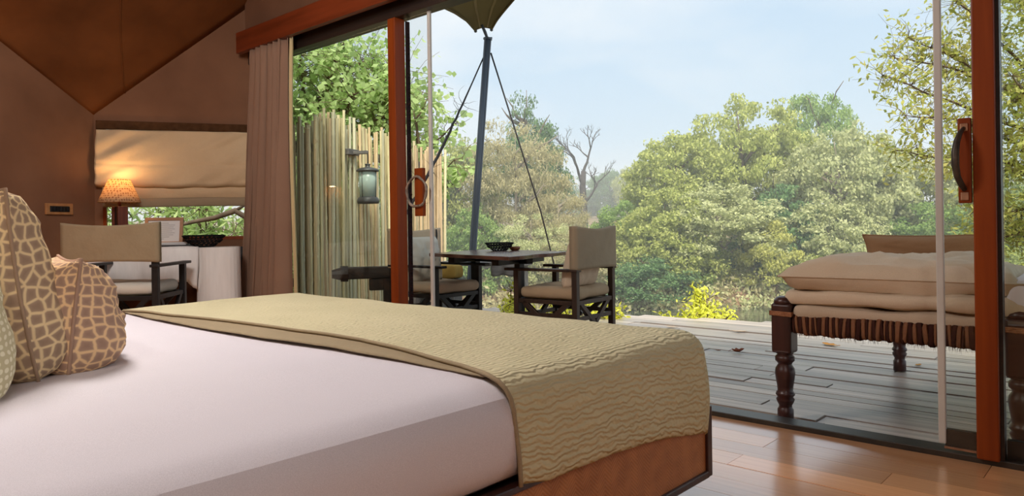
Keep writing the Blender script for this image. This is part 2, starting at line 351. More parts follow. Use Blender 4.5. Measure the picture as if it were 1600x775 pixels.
def cushion(wd, h, t, pinch=.07, n=26, amp=.012, ns=7., seed=0., p=.42, sag=0.):
    """pillow in local x (width), z (height, from 0), y (thickness)"""
    mb = MB()
    def side(sg):
        def fn(u, v):
            a, b = u*2-1, v*2-1
            x = wd/2*a*(1-pinch*(1-b*b)*abs(a)**3); z = h/2*b*(1-pinch*(1-a*a)*abs(b)**3)
            q = max(0., (1-a**4)*(1-b**4))**p
            k = mn.noise(Vector((a*ns*.5+seed, b*ns*.5, sg*2.+seed))) + .5*mn.noise(Vector((a*ns*1.4, b*ns*1.4+seed, sg)))
            y = sg*(t/2*q*(1-sag*b) + k*amp*q)
            return (sg*x if False else x, y, z + h/2)
        return fn
    def arcs(sg, ax):
        f = side(sg); L = [0.]; p0 = None
        for k in range(n+1):
            p = Vector(f(k/n, .5) if ax == 0 else f(.5, k/n))
            if p0 is not None: L.append(L[-1] + (p-p0).length)
            p0 = p
        return L
    def uvof(sg):
        lu, lv = arcs(sg, 0), arcs(sg, 1); return lambda u, v: (lu[round(u*n)] + seed*.37 + sg, lv[round(v*n)])
    mb.grid(side(1), n, n, uvof(1)); k = len(mb.v); mb.grid(side(-1), n, n, uvof(-1))
    mb.f = mb.f[:n*n] + [tuple(reversed(f)) for f in mb.f[n*n:]]
    mb.f = [tuple(reversed(f)) for f in mb.f]
    rim = []
    return mb
def cushion_rim(wd, h, pinch=.07, m=14):
    pts = []
    def at(a, b): return (wd/2*a*(1-pinch*(1-b*b)*abs(a)**3), 0, h/2*b*(1-pinch*(1-a*a)*abs(b)**3)+h/2)
    for i in range(m): pts.append(at(-1+2*i/m, -1))
    for i in range(m): pts.append(at(1, -1+2*i/m))
    for i in range(m): pts.append(at(1-2*i/m, 1))
    for i in range(m+1): pts.append(at(-1, 1-2*i/m))
    return pts
def lerp(a, b, t): return Vector(a)*(1-t) + Vector(b)*t

# ================================================================== SETTING
rng = random.Random(7)
# interior floor: base slab with single planks
floor = struct(MB().box((-2.9, .9, -.06), (8.2, 4.4, .06)).build('floor', MT['floorwood']))
plank_me = None
def unit_box(name, mat):
    me = bpy.data.meshes.new(name); b = MB().box((0, 0, 0), (1, 1, 1)); me.from_pydata(b.v, [], b.f); me.materials.append(mat); return me
plank_me = unit_box('plank', MT['floorwood'])
def plank(name, me, x0, x1, y0, y1, ztop, th, parent, rx=0., ry=0., rz=0.):
    o = bpy.data.objects.new(name, me); C.objects.link(o); o.parent = parent
    o.location = ((x0+x1)/2, (y0+y1)/2, ztop-th/2); o.scale = (x1-x0, y1-y0, th); o.rotation_euler = (rx, ry, rz); return o
row_off = {0: -.95, 1: -1.185, 2: -1.205, 3: -1.0}
def floor_row(y0, y1, xl, xr, i):
    x = xl - rng.random()*1.2
    cuts = [x]
    while x < xr:
        x += rng.choice((1.1, 1.35, 1.6)); cuts.append(x)
    if i == 1: cuts = [-6.2, -4.5, -2.9, -1.185, -.1, 1.2]
    if i == 2: cuts = [-6.3, -4.9, -3.4, -2.1, -.713, .35, 1.2]
    if i == 3: cuts = [-6.1, -4.2, -2.6, -1.205, -.2, 1.2]
    for a, b in zip(cuts, cuts[1:]):
        a, b = max(a, xl), min(b, xr)
        if b-a > .05: plank('plank', plank_me, a+.001, b-.001, y0+.0012, y1-.0012, rng.uniform(-.0008, .0004), .025, floor)
ys = [3.118, 2.949, 2.803, 2.661]
while ys[-1] > -.9: ys.append(ys[-1]-.141)
for i, (b, a) in enumerate(zip(ys, ys[1:])):
    yc = (a+b)/2; xl = -6.95 + max(0, (2.1-yc)*.62 if yc < 2.1 else (yc-2.1)*.62 - .0) + .05
    floor_row(a, b, max(-6.75, min(xl, -5.0)), 1.15, i)

# walls
C1 = Vector((-5.885, 3.2, 0)); E_ = Vector((math.cos(math.radians(238)), math.sin(math.radians(238)), 0)); NB = Vector((-E_.y, E_.x, 0))
def bw(s, o, z): return C1 + E_*s + NB*o + Vector((0, 0, z))
LB = 1.285; C0 = bw(LB, 0, 1.875)
CB = Vector((-5.885, 3.2, 2.905)); CL = Vector((-5.29, -.49, 3.38)); A1 = Vector((-3.2, .9, 3.95)); A2 = Vector((1.9, .9, 3.95)); CF = Vector((1.9, 3.2, 3.0)); CR = Vector((1.9, -1.35, 3.2))
def prism(mb, poly, off):
    """closed wall panel from an outline and a thickness vector"""
    n = len(poly); vs = [Vector(p) for p in poly] + [Vector(p)+Vector(off) for p in poly]
    fs = [tuple(range(n)), tuple(range(2*n-1, n-1, -1))] + [(i, i+n, (i+1) % n+n, (i+1) % n) for i in range(n)]
    return mb.add(vs, fs)
back = MB(); t_ = -NB*.05
def zt(s): return CB.z + (C0.z-CB.z)*s/LB + .05
w0, w1, wz0, wz1 = .075, 1.225, .835, 1.80
prism(back, [bw(-.03, 0, 0), bw(LB+.03, 0, 0), bw(LB+.03, 0, wz0), bw(-.03, 0, wz0)], t_)
prism(back, [bw(-.03, 0, wz0), bw(w0, 0, wz0), bw(w0, 0, wz1), bw(-.03, 0, wz1)], t_)
prism(back, [bw(w1, 0, wz0), bw(LB+.03, 0, wz0), bw(LB+.03, 0, wz1), bw(w1, 0, wz1)], t_)
prism(back, [bw(-.03, 0, wz1), bw(LB+.03, 0, wz1), bw(LB+.03, 0, zt(LB)), bw(0, 0, zt(0)), bw(-.03, 0, zt(0))], t_)
struct(back.build('wall_back', MT['canvas_wall']))
DL = Vector((math.cos(math.radians(296)), math.sin(math.radians(296)), 0)); NL = Vector((-DL.y, DL.x, 0))
def lw(s, o, z): return Vector((C0.x, C0.y, 0)) + DL*s + NL*o + Vector((0, 0, z))
struct(prism(MB(), [lw(0, 0, 0), lw(2.9, 0, 0), lw(2.9, 0, 3.43), lw(0, 0, 1.93)], -NL*.05).build('wall_left', MT['canvas_wall']))
struct(prism(MB(), [(-5.885, 3.1, 2.58), (1.9, 3.1, 2.58), (1.9, 3.1, 3.0), (-5.885, 3.1, 2.93)], (0, .05, 0)).build('wall_front', MT['canvas_wall']))
struct(prism(MB(), [(1.9, -1.3, 0), (1.9, 3.1, 0), (1.9, 3.1, 3.05), (1.9, .9, 4.0), (1.9, -1.3, 3.25)], (.05, 0, 0)).build('wall_right', MT['canvas_wall']))
struct(prism(MB(), [(-5.6, -1.3, 0), (1.95, -1.3, 0), (1.95, -1.3, 3.3), (-5.6, -1.3, 3.6)], (0, -.05, 0)).build('wall_rear', MT['canvas_wall']))
# roof canvas: slack fabric panels between the wall tops and the ridge
def bil(a, b, c, d, u, v): return lerp(a, b, u)*(1-v) + lerp(c, d, u)*v
roof = MB()
def patch(a, b, c, d, n, sd):
    nrm = (Vector(b)-Vector(a)).cross(Vector(c)-Vector(a)).normalized()
    def fn(u, v):
        p = bil(a, b, c, d, u, v); k = min(1, 8*v)*min(1, 8*(1-v))*min(1, 9*u)*min(1, 6*(1-u))
        q = mn.noise(Vector((u*2.5+v*5+sd, v*2.2-u*1.5, sd)))*.045 + mn.noise(Vector((u*3+v*14+sd, v*3, sd)))*.026
        return p + nrm*q*k
    roof.grid(fn, n, n)
patch(C0, CB, CL, A1, 44, 1.); patch(CB, CF, A1, A2, 24, 3.); patch(CL, A1, CR, A2, 24, 5.)
ceil = struct(roof.build('ceiling', MT['canvas_roof'], smooth=True, thick=.006))
sm = MB(); pts = []
for k in range(22):
    v = k/21*.6; u = .185 + v*1.26
    nrm = (CB-C0).cross(CL-C0).normalized()
    kk = min(1, 8*v)*min(1, 8*(1-v))*min(1, 9*u)*min(1, 6*max(0, 1-u))
    q = mn.noise(Vector((u*2.5+v*5+1, v*2.2-u*1.5, 1.)))*.045 + mn.noise(Vector((u*3+v*14+1, v*3, 1.)))*.026
    p = bil(C0, CB, CL, A1, u, v) + nrm*q*kk; pts.append(p + (Vector((0, 0, .9))-p).normalized()*.004)
tag(sm.tube(pts, .006, 6).build('roof_seam', MT['canvas_roof'], ceil, True), 'raised stitched seam')
# window in the back wall
wf = MB(); fo = -.02
for a, b in (((w0, wz0), (w1, wz0)), ((w0, wz1), (w1, wz1)), ((w0, wz0), (w0, wz1)), ((w1, wz0), (w1, wz1))):
    wf.bar(bw(a[0], fo, a[1]), bw(b[0], fo, b[1]), .05, .028, upv=(0, 0, 1) if a[1] == b[1] else NB)
win = struct(wf.build('window_1', MT['redwood']))
prism(MB(), [bw(w0+.01, -.03, wz0+.01), bw(w1-.01, -.03, wz0+.01), bw(w1-.01, -.03, wz1), bw(w0+.01, -.03, wz1)], -NB*.004).build('pane', MT['glass_clear'], win)
struct(MB().bar(bw(.0, .012, 1.785), bw(LB-.02, .012, 1.792), .024, .072).build('trim_1', MT['strip'], bevel=.004))
# header beam in front of the glazing, outer lintel, floor track
struct(MB().box((-2.0, 3.025, 2.503), (7.72, .05, .176)).build('trim_2', MT['redbeam'], bevel=.004))
struct(MB().box((-2.0, 3.19, 2.475), (7.8, .12, .26)).build('trim_3', MT['darkwood'], bevel=.004))
struct(MB().box((-2.35, 3.17, -.025), (7.0, .105, .095)).build('trim_4', MT['track'], bevel=.003))

# ------------------------------------------------------------------ glazing
d1 = thing('door_1', None, None, (-3.905, 3.165, .02)); struct(d1)
MB().box((0, 0, 1.162), (.08, .092, 2.325)).build('stile', MT['redwood'], d1, bevel=.006)
MB().box((-.95, .03, 1.162), (1.82, .008, 2.32)).build('pane', MT['glass'], d1)
MB().box((-.95, .03, .03), (1.82, .03, .06)).build('bottom_rail', MT['track'], d1)
br = MB(); q = random.Random(3)
br.box((.047, .062, 1.16), (.014, .03, 2.3))
for i in range(420):
    z = .12 + i*.0051; l = q.uniform(.008, .024); br.add([(.052, .055+q.uniform(-.01, .02), z), (.052, .06, z+.006), (.052+l, .06+q.uniform(-.01, .01), z+q.uniform(-.01, .012))], [(0, 1, 2)])
br.build('brush_seal', MT['brush'], d1)
d2 = struct(thing('door_2', None, None, (-3.60, 3.2, .02)))
MB().box((-.13, .0, 1.162), (.25, .008, 2.32)).build('pane', MT['glass_clear'], d2)
MB().box((0, 0, 1.165), (.026, .02, 2.33)).build('edge_strip', MT['whiteplastic'], d2, bevel=.004)
MB().box((-.13, 0, .03), (.25, .03, .06)).build('bottom_rail', MT['track'], d2)
hp = MB().box((-.075, -.035, 1.118), (.082, .03, .322)).build('handle_plate', MT['redwood'], d2, bevel=.004)
rp = []
for k in range(25):
    t = 2*PI*k/24; rr = .098 + .004*math.sin(5*t); rp.append((-.078+.88*rr*math.cos(t), -.065+.012*math.cos(t)*1., 1.12+rr*math.sin(t)*1.02))
tag(MB().tube(rp, [.0085+.0018*math.sin(k*1.7) for k in range(25)], 8, False).build('ring_handle', MT['horn'], hp, True), 'curved grey horn ring')
d3 = struct(thing('door_3', None, None, (-.622, 3.15, .02)))
MB().box((.07, 0, 1.162), (.12, .008, 2.32)).build('pane', MT['glass_clear'], d3)
e3 = MB().box((0, 0, 1.175), (.026, .02, 2.30)).build('edge_strip', MT['whiteplastic'], d3, bevel=.004)
MB().box((.068, .012, .045), (.118, .03, .07)).build('bottom_rail', MT['track'], d3)
MB().box((.068, -.006, .012), (.122, .012, .008)).build('rail_edge', MT['copper'], d3)
hp = MB().box((.094, -.045, 1.10), (.042, .03, .315)).build('handle_plate', MT['redwood'], d3, bevel=.004)
hz = [.972, .995, 1.02, 1.06, 1.11, 1.15, 1.18, 1.20]
MB().tube([(.094-.020*math.sin(PI*k/7), -.062-.05*math.sin(PI*k/7), z+.02) for k, z in enumerate(hz)], [.009, .011, .011, .013, .013, .011, .009, .007], 10).build('pull_handle', MT['iron'], hp, True)
for z in (.967, 1.222):
    MB().box((.094, -.062, z), (.026, .006, .03)).build('mounting_tab', MT['copper'], hp, bevel=.003)
d4 = struct(thing('door_4', None, None, (-.468, 3.135, .02)))
MB().box((0, 0, 1.162), (.072, .075, 2.325)).build('stile', MT['redwood'], d4, bevel=.006)
MB().box((.042, .01, 1.162), (.012, .05, 2.325)).build('edge_strip', MT['darkwood'], d4)
MB().box((.9, .04, 1.162), (1.7, .008, 2.32)).build('pane', MT['glass_dark'], d4)
MB().box((.9, .04, .025), (1.7, .03, .09)).build('bottom_rail', MT['track'], d4)

# ------------------------------------------------------------------ curtain, blind
ct = MB()
def curt(u, v):
    z = .02 + v*2.40; xl = -5.90 + .18*v**.7; xr = -5.12 + .03*v; fold = 6.5
    uu = u + .02*math.sin(u*23+1)*(1-v); a = .040 + .024*(1-v) ; a *= .55+.45*math.sin(u*7+2)**2 + .3*(1-v)
    x = xl + (xr-xl)*u + .012*math.sin(fold*2*PI*uu*2+v*1.2)
    y = 3.045 - .03*(1-v) + a*math.sin(fold*2*PI*uu + .7*math.sin(3*v+u*5))
    if v > .95: y += .006*math.sin(u*170)
    return (x, min(y, 3.095), z)
ct.grid(curt, 150, 30)
cu = thing('curtain', 'taupe pleated floor length curtain gathered beside the glass door', 'curtain', (-5.5, 3.05, .02))
ct.build('curtain_fabric', MT['curtain'], cu, True, loc=(-5.5, 3.05, .02), thick=.004).location = (0, 0, 0)
ed = MB()
def edge(u, v):
    p = curt(1, v); return (p[0]+.004+.035*u, p[1]+.012+.02*math.sin(u*PI), p[2])
ed.grid(edge, 6, 30); o = ed.build('curtain_lining', MT['lining'], cu, True, loc=(-5.5, 3.05, .02), thick=.004); o.location = (0, 0, 0); tag(o, 'cream lining edge')
rb = thing('roman_blind', 'cream folded roman blind half lowered over the back window', 'blind', bw(.65, .03, 1.74))
bo = bw(.65, .03, 1.74)
def sub(mb, name, mat, parent, org, **kw):
    o = mb.build(name, mat, parent, loc=org, **kw); o.location = (0, 0, 0); return o
def blind_up(u, v):
    s = .02 + u*1.24; z = 1.275 + v*.475 - .012*(1-v)*math.sin(u*PI)
    o = .035 + .05*math.sin(min(1, (1-v)*1.12)*PI*.62)**1.2 + .012*(1-v)
    o += .016*mn.noise(Vector((u*7+v*5, v*3+u*2, 1)))*(1.2-v*.5) + .014*math.sin((u*1.4+v*.9)*19)*max(0, mn.noise(Vector((u*3, v*3, 5))) + .3)
    if abs(v-.40) < .02: o -= .006
    if v < .06: o -= (.06-v)*.9
    return bw(s, o, z)
sub(MB().grid(blind_up, 70, 34), 'blind_panel', MT['blind'], rb, bo, smooth=True, thick=.004)
def blind_lo(u, v):
    s = .03 + u*1.185; return bw(s, .028 + .012*mn.noise(Vector((u*6, v*2, 3))) + .02*math.sin(v*PI), 1.175 + v*.13 + .004*math.sin(u*6))
sub(MB().grid(blind_lo, 40, 10), 'lower_fold', MT['blind'], rb, bo, smooth=True, thick=.004)
def blind_hem(u, v):
    s = .03 + u*1.185; return bw(s, .036 + .010*mn.noise(Vector((u*6, 0, 3))) + .006*math.sin(v*PI), 1.108 + v*.072 + .004*math.sin(u*6))
tag(sub(MB().grid(blind_hem, 40, 6), 'blind_hem', MT['blind_hem'], rb, bo, smooth=True, thick=.006), 'darker tan hem band')

# switch plate on the left wall
sp = thing('switch_plate', 'wooden framed switch plate with black switches on the left brown wall', 'switch', lw(.345, .0, 1.085))
so_ = lw(.345, 0, 1.085)
f = MB(); f.bar(lw(.225, .010, 1.085), lw(.465, .010, 1.085), .02, .088); o = sub(f, 'switch_frame', MT['plate'], sp, so_, bevel=.004)
f = MB(); f.bar(lw(.262, .018, 1.085), lw(.434, .018, 1.085), .012, .046); sub(f, 'switch_base', MT['blackplastic'], sp, so_, bevel=.002)
for k in range(6):
    s = .277 + k*.0285; f = MB(); f.bar(lw(s-.0115, .026, 1.085), lw(s+.0115, .026, 1.085), .008, .036); sub(f, 'switch', MT['blackplastic'], sp, so_, bevel=.002)

# ------------------------------------------------------------------ desk corner
DX = -E_  # along the back wall, to the right as seen from the room
def desk_pt(s, o, z): return bw(s, o, z)
dk = thing('desk', 'whitewashed log desk with a dark top under the back window', 'desk', bw(.65, .35, 0)); dko = bw(.65, .35, 0)
tr = MB(); tp = bw(.275, .46, 0)
prof = [(.178, 0), (.176, .1), (.168, .3), (.170, .5), (.176, .68), (.178, .755), (.172, .766)]
rows = []
def trunk(u, v):
    z = v*.766; th = u*2*PI; r = .168*(1+.045*math.cos(4*(th-.35))+.03*math.sin(3*th+1)+.015*math.sin(7*th+z*3)) * (1+.10*(1-v)**2)
    return (tp.x + r*math.cos(th), tp.y + r*math.sin(th), z)
tr.grid(trunk, 36, 10)
k = len(tr.v); tr.v.append((tp.x, tp.y, .768))
for i in range(36): tr.f.append((i*11+10, (i+1)*11+10, k))
sub(tr, 'trunk_leg', MT['whitelog'], dk, dko, smooth=False)
sl = MB()
def slab(u, v):
    s = .44 + u*.84; top = .755; low = .49 + .03*math.sin(u*7) + .02*math.sin(u*17) - .03*(u < .05)
    z = low + (top-low)*v; return bw(s, .50 + .03*math.sin(u*9) + .025*math.sin(v*PI) , z)
sl.grid(slab, 40, 8); sub(sl, 'log_apron', MT['whitelog'], dk, dko, smooth=True, thick=.08)
f = MB(); f.bar(bw(.46, .30, .772), bw(1.22, .30, .772), .40, .028); sub(f, 'desk_top', MT['blackwood'], dk, dko, bevel=.004)
f = MB(); f.bar(bw(1.12, .06, .0), bw(1.12, .06, .757), .07, .07, NB); sub(f, 'leg', MT['blackwood'], dk, dko)
f = MB(); f.bar(bw(1.12, .44, .0), bw(1.12, .44, .757), .07, .07, NB); sub(f, 'leg', MT['blackwood'], dk, dko)
f = MB(); f.bar(bw(.20, .12, .0), bw(.20, .12, .757), .16, .16, NB); sub(f, 'back_leg', MT['blackwood'], dk, dko)

# lamp
lp = Vector((-6.24, 2.188, .787)); lp = bw(1.045, .24, .787)
la = thing('table_lamp', 'lit table lamp with dotted conical shade on red wooden base', 'lamp', lp)
f = MB(); f.box((0, 0, .012), (.17, .17, .024)); f.lathe([(.055, .02), (.05, .06), (.047, .09)], n=4)
f = MB(); f.box((0, 0, .0125), (.19, .17, .025)); sub2 = f.build('base', MT['lampwood'], la, bevel=.004)
MB().box((-.056, 0, .17), (.034, .075, .292)).build('post', MT['lampwood'], la, bevel=.004)
MB().box((.056, 0, .17), (.034, .075, .292)).build('post', MT['lampwood'], la, bevel=.004)
MB().box((0, 0, .17), (.08, .05, .292)).build('core_panel', MT['blackwood'], la)
MB().lathe([(.012, .315), (.012, .40)], n=10).build('stem', MT['lampwood'], la, True)
sh = MB().lathe([(.158, .350), (.14, .392), (.115, .45), (.092, .505), (.078, .535)], n=40, cap=False).build('lamp_shade', MT['shade'], la, True, thick=.003)
MB().lathe([(.012, .40), (.03, .43), (.032, .455), (.015, .485), (.004, .49)], n=12).build('bulb', MT['bulb'], la, True)
bl = bpy.data.lights.new('lamp_bulb', 'POINT'); bl.energy = 3.6; bl.color = (1, .62, .28); bl.shadow_soft_size = .04
blo = bpy.data.objects.new('lamp_bulb', bl); C.objects.link(blo); blo.parent = la; blo.location = (0, 0, .51)
# unseen drum lamps, added out of frame only to brighten the room
def added_fill_lamp(label, loc, cord, watts):
    cl_t = thing('added_fill_lamp', label, 'lamp', loc)
    MB().lathe([(.40, 0), (.40, .25)], n=32, cap=False).build('lamp_shade', MT['cushion_white'], cl_t, True, thick=.004)
    MB().tube([(0, 0, -.06), (0, 0, cord)], .01, 6).build('cord', MT['blackplastic'], cl_t)
    MB().lathe([(.39, .245), (.39, .25)], n=32).build('lamp_top', MT['cushion_white'], cl_t)
    al = bpy.data.lights.new('added_fill_light', 'POINT'); al.energy = watts; al.color = (1, .95, .92); al.shadow_soft_size = .36
    alo = bpy.data.objects.new('added_fill_light', al); C.objects.link(alo); alo.parent = cl_t; alo.location = (0, 0, -.28)
    MB().lathe([(.03, -.06), (.06, -.09), (.03, -.12)], n=16).build('bulb', MT['bulb'], cl_t, True)
added_fill_lamp('added unseen drum lamp over the bed, brightening the room', (-2.9, .7, 2.95), .85, 190)
added_fill_lamp('added unseen drum lamp near the rear wall, brightening the room', (.9, -.5, 2.5), 1.0, 60)
# framed notice, booklet, bowl
fp = bw(.735, .20, .787); ang = math.atan2(DX.y, DX.x) - .12
fr = thing('framed_notice', 'small wooden frame holding a printed white sheet on the desk', 'picture frame', fp, ang)
tl = Matrix.Rotation(math.radians(-12), 3, 'X')
def tilt(mb): mb.v = [tuple(tl @ Vector(p)) for p in mb.v]; return mb
for x in (-.137, .137): tilt(MB().box((x, 0, .115), (.026, .018, .23))).build('frame_side', MT['framewood'], fr, bevel=.002)
for z in (.013, .217): tilt(MB().box((0, 0, z), (.25, .018, .026))).build('frame_rail', MT['framewood'], fr, bevel=.002)
sh_ = tilt(MB().box((0, .002, .115), (.252, .006, .182))).build('sheet', MT['paper'], fr)
tx = MB()
for k in range(9):
    wd = [.12, .17, .16, .17, .15, .17, .16, .13, .09][k]; tx.box((-.085+wd/2, -.0022, .182-k*.0165), (wd, .001, .0035))
tilt(tx).build('print_lines', MT['ink'], sh_)
bk = thing('booklet_stack', 'low stack of white booklets lying on the dark desk top', 'booklets', bw(.62, .36, .787), ang)
for k, (dx, r) in enumerate(((0, 0), (.01, .06), (-.006, -.05))):
    MB().box((dx, 0, .005+k*.007), (.21, .15, .006), r).build('booklet', MT['paper'], bk)
def wire_bowl(name, label, loc, r, h, group=None):
    t = thing(name, label, 'bowl', loc); b = MB(); n = 20
    def rad(z): return r*(.36 + .64*math.sin(min(1, z/h)*PI/2)**.8)
    rowsn = 3; rs = h/rowsn/1.85
    for j in range(rowsn):
        z = (j+.5)/rowsn*h; R0 = rad(z); nn = int(2*PI*R0/(rs*1.95)); sl_ = math.atan2(h, r*.64)
        for i in range(nn):
            a = 2*PI*(i+.5*(j % 2))/nn; ctr = Vector((R0*math.cos(a), R0*math.sin(a), z)); tan = Vector((-math.sin(a), math.cos(a), 0)); upd = Vector((math.cos(a)*.75, math.sin(a)*.75, .66)).normalized()
            b.tube([ctr + (tan*math.cos(2*PI*q/8) + upd*math.sin(2*PI*q/8))*rs for q in range(9)], rs*.30, 5, False)
    b.build('wire_rings', MT['blackwire'], t)
    MB().lathe([(rad(0)*.98, 0), (rad(0)*.98, .006)], n=24).build('bowl_base', MT['blackwire'], t)
    MB().tube([(r*math.cos(2*PI*q/28), r*math.sin(2*PI*q/28), h) for q in range(29)], r*.02, 5, False).build('bowl_rim', MT['blackwire'], t)
    return t
wire_bowl('wire_bowl', 'large black openwork bowl on the white log desk', (tp.x-.075, tp.y-.09, .768), .15, .095)

# ------------------------------------------------------------------ chairs
def chair(name, label, loc, rz, W, D, zb0, zb1, za, zs, sling, wmat, group=None, rail=.30, vb=True, lean=.0):
    """campaign chair; local +X is the way it faces, z from the ground"""
    t = thing(name, label, 'chair', loc, rz, group); p = .042
    for sy in (-1, 1):
        y = sy*(W/2)
        MB().bar((-D/2, y, 0), (-D/2-lean, y, zb1-.01), p, p, (1, 0, 0)).build('rear_post', MT[wmat], t, bevel=.003)
        MB().bar((D/2, y, 0), (D/2, y, za), p, p, (1, 0, 0)).build('leg', MT[wmat], t, bevel=.003)
        MB().box((.035, y, za+.009), (D+.13, .062, .020)).build('armrest', MT[wmat], t, bevel=.004)
        MB().box((0, y, zs-.055), (D-p, .026, .03)).build('seat_rail', MT[wmat], t, bevel=.002)
        MB().box((0, y, rail), (D-p, .022, .03)).build('stretcher', MT[wmat], t, bevel=.002)
        if vb:
            for sx in (-1, 1): MB().bar((sx*(D/2-.06), y, zs-.06), (sx*.012, y, rail-.05), .026, .034).build('brace', MT[wmat], t, bevel=.002)
    for x in (-D/2, D/2):
        MB().box((x, 0, zs-.055), (.03, W-p, .03)).build('seat_rail', MT[wmat], t, bevel=.002)
        MB().box((x, 0, rail-.02), (.022, W-p, .03)).build('stretcher', MT[wmat], t, bevel=.002)
        if vb:
            for sy in (-1, 1): MB().bar((x, sy*(W/2-.06), zs-.06), (x, sy*.012, rail-.06), .026, .034).build('brace', MT[wmat], t, bevel=.002)
    def sl(sg):
        def fn(u, v):
            a = u*2-1; y = a*(W/2+.030); z = zb0 + v*(zb1-zb0) - .022*(1-a*a)*v**3 + .01*(1-a*a)*(1-v)
            x = -D/2 - lean*z/zb1 + sg*(.028 if abs(a) > .86 else .028*(1-0)) - .03*(1-a*a)
            x += .006*mn.noise(Vector((a*4+z*9, z*7, loc[0])))*(1-a**4)*1.6 + (.028-abs(sg)*.0 if False else 0)
            return (x, y, z)
        return fn
    b = MB().grid(sl(1), 24, 14); b2 = MB().grid(sl(-1), 24, 14); b.add(b2.v, [tuple(reversed(f)) for f in b2.f])
    n1 = 25*15
    for j in range(14): b.f.append((j, j+1, n1+j+1, n1+j)); q = 24*15; b.f.append((q+j+1, q+j, n1+q+j, n1+q+j+1))
    for i in range(24):
        a0, a1 = i*15+14, (i+1)*15+14; b.f.append((a0, a1, n1+a1, n1+a0)); a0, a1 = i*15, (i+1)*15; b.f.append((a1, a0, n1+a0, n1+a1))
    b.build('back_sling', MT[sling], t, True)
    def seat(u, v): return (-D/2 + u*D, (v*2-1)*(W/2-.0), zs-.045-.02*(1-(v*2-1)**2))
    MB().grid(seat, 8, 10).build('seat_sling', MT[sling], t, True, thick=.006)
    return t
def seat_cushion(name, label, loc, rz, wd, dp, th, mat, seed, cat='cushion', amp=.010):
    b = softbox(dp, wd, th, th*.48, 20, 6, amp, 7., seed); b.v = [(x, y, z+th/2 + .018*(x/dp)*0) for x, y, z in b.v]
    t = b.build(name, MT[mat], None, True); t.location = loc; t.rotation_euler = (0, 0, rz); return tag(t, label, cat)
def pillow(name, label, loc, rot, wd, h, t, mat, seed=0., group=None, piping=True, **kw):
    o = cushion(wd, h, t, seed=seed, **kw).build(name, MT[mat], None, True); o.location = loc; o.rotation_euler = rot; tag(o, label, 'pillow', group)
    if piping: MB().tube(cushion_rim(wd, h, kw.get('pinch', .07)), .0045, 6, False).build('piping', MT[mat], o, True)
    return o

# desk chair (seen from behind)
rr = Vector((-5.095, 2.01, 0)); rl = Vector((-5.485, 1.59, 0)); mid = (rr+rl)/2; fd = Vector((-.70, .714, 0)).normalized()
W_ = (rr-rl).length; D_ = .50; fdir = Vector(((rl-rr).y, -(rl-rr).x, 0)).normalized()
if fdir.dot(Vector((-1, 1, 0))) < 0: fdir = -fdir
cc = mid + fdir*D_/2; a_ = math.atan2(fdir.y, fdir.x)
chair('desk_chair', 'olive canvas backed armchair with black wood frame at the desk', (cc.x, cc.y, 0), a_, W_, D_, .69, .965, .655, .50, 'olive_khaki', 'blackwood', rail=.26)
seat_cushion('seat_cushion', 'cream ribbed seat cushion on the chair at the desk', (cc.x, cc.y, .46), a_, W_-.05, D_-.02, .085, 'cushion_white', 4)

# ================================================================== BED
BX0, BX1, BF, BT = -3.33, -1.035, 2.02, .55
bd = thing('bed_base', 'low bed base with woven cane side panel and dark wood trim', 'bed', ((BX0+BX1)/2, 1.0, 0)); bdo = ((BX0+BX1)/2, 1.0, 0)
f = MB(); f.box(((BX0+BX1)/2, .9, .075), (BX1-BX0-.16, 1.9, .15)); sub(f, 'plinth', MT['darkwood'], bd, bdo)
f = MB()
def pan(u, v): return (BX1, -.1+u*(BF+.11), .142+v*.185)
f.grid(pan, 1, 1, lambda u, v: (u*2.1, v*.2)); sub(f, 'side_panel', MT['cane'], bd, bdo, thick=.02)
f = MB()
def pan2(u, v): return (BX0+u*(BX1-BX0), BF+.012, .142+v*.185)
f.grid(pan2, 1, 1, lambda u, v: (u*2.2, v*.2)); sub(f, 'foot_panel', MT['cane'], bd, bdo, thick=.02)
f = MB(); f.box((BX1-.004, .96, .133), (.026, 2.14, .022)); sub(f, 'lower_trim', MT['turned'], bd, bdo, bevel=.004)
f = MB(); f.box((BX1-.004, .96, .334), (.026, 2.14, .016)); sub(f, 'upper_trim', MT['turned'], bd, bdo, bevel=.003)
f = MB(); f.box((BX1-.004, BF+.014, .232), (.026, .03, .215)); sub(f, 'corner_post', MT['turned'], bd, bdo, bevel=.003)
f = MB(); f.box(((BX0+BX1)/2, .95, .32), (BX1-BX0-.03, 2.1, .02)); sub(f, 'bed_board', MT['darkwood'], bd, bdo)
mb = softbox(BX1-BX0+.01, 2.1, .222, .085, 44, 8, .002, 2.2, 3)
mb.v = [(x+(BX0+BX1)/2 + (.004*math.cos((z)/.111*1.3) if x > 1.0 else 0), y+BF-1.05, z+.331+.111) for x, y, z in mb.v]
o = mb.build('mattress', MT['sheet'], None, True, loc=((BX0+BX1)/2, .97, .331)); tag(o, 'thick mattress in a smooth white fitted sheet on the low bed', 'mattress')
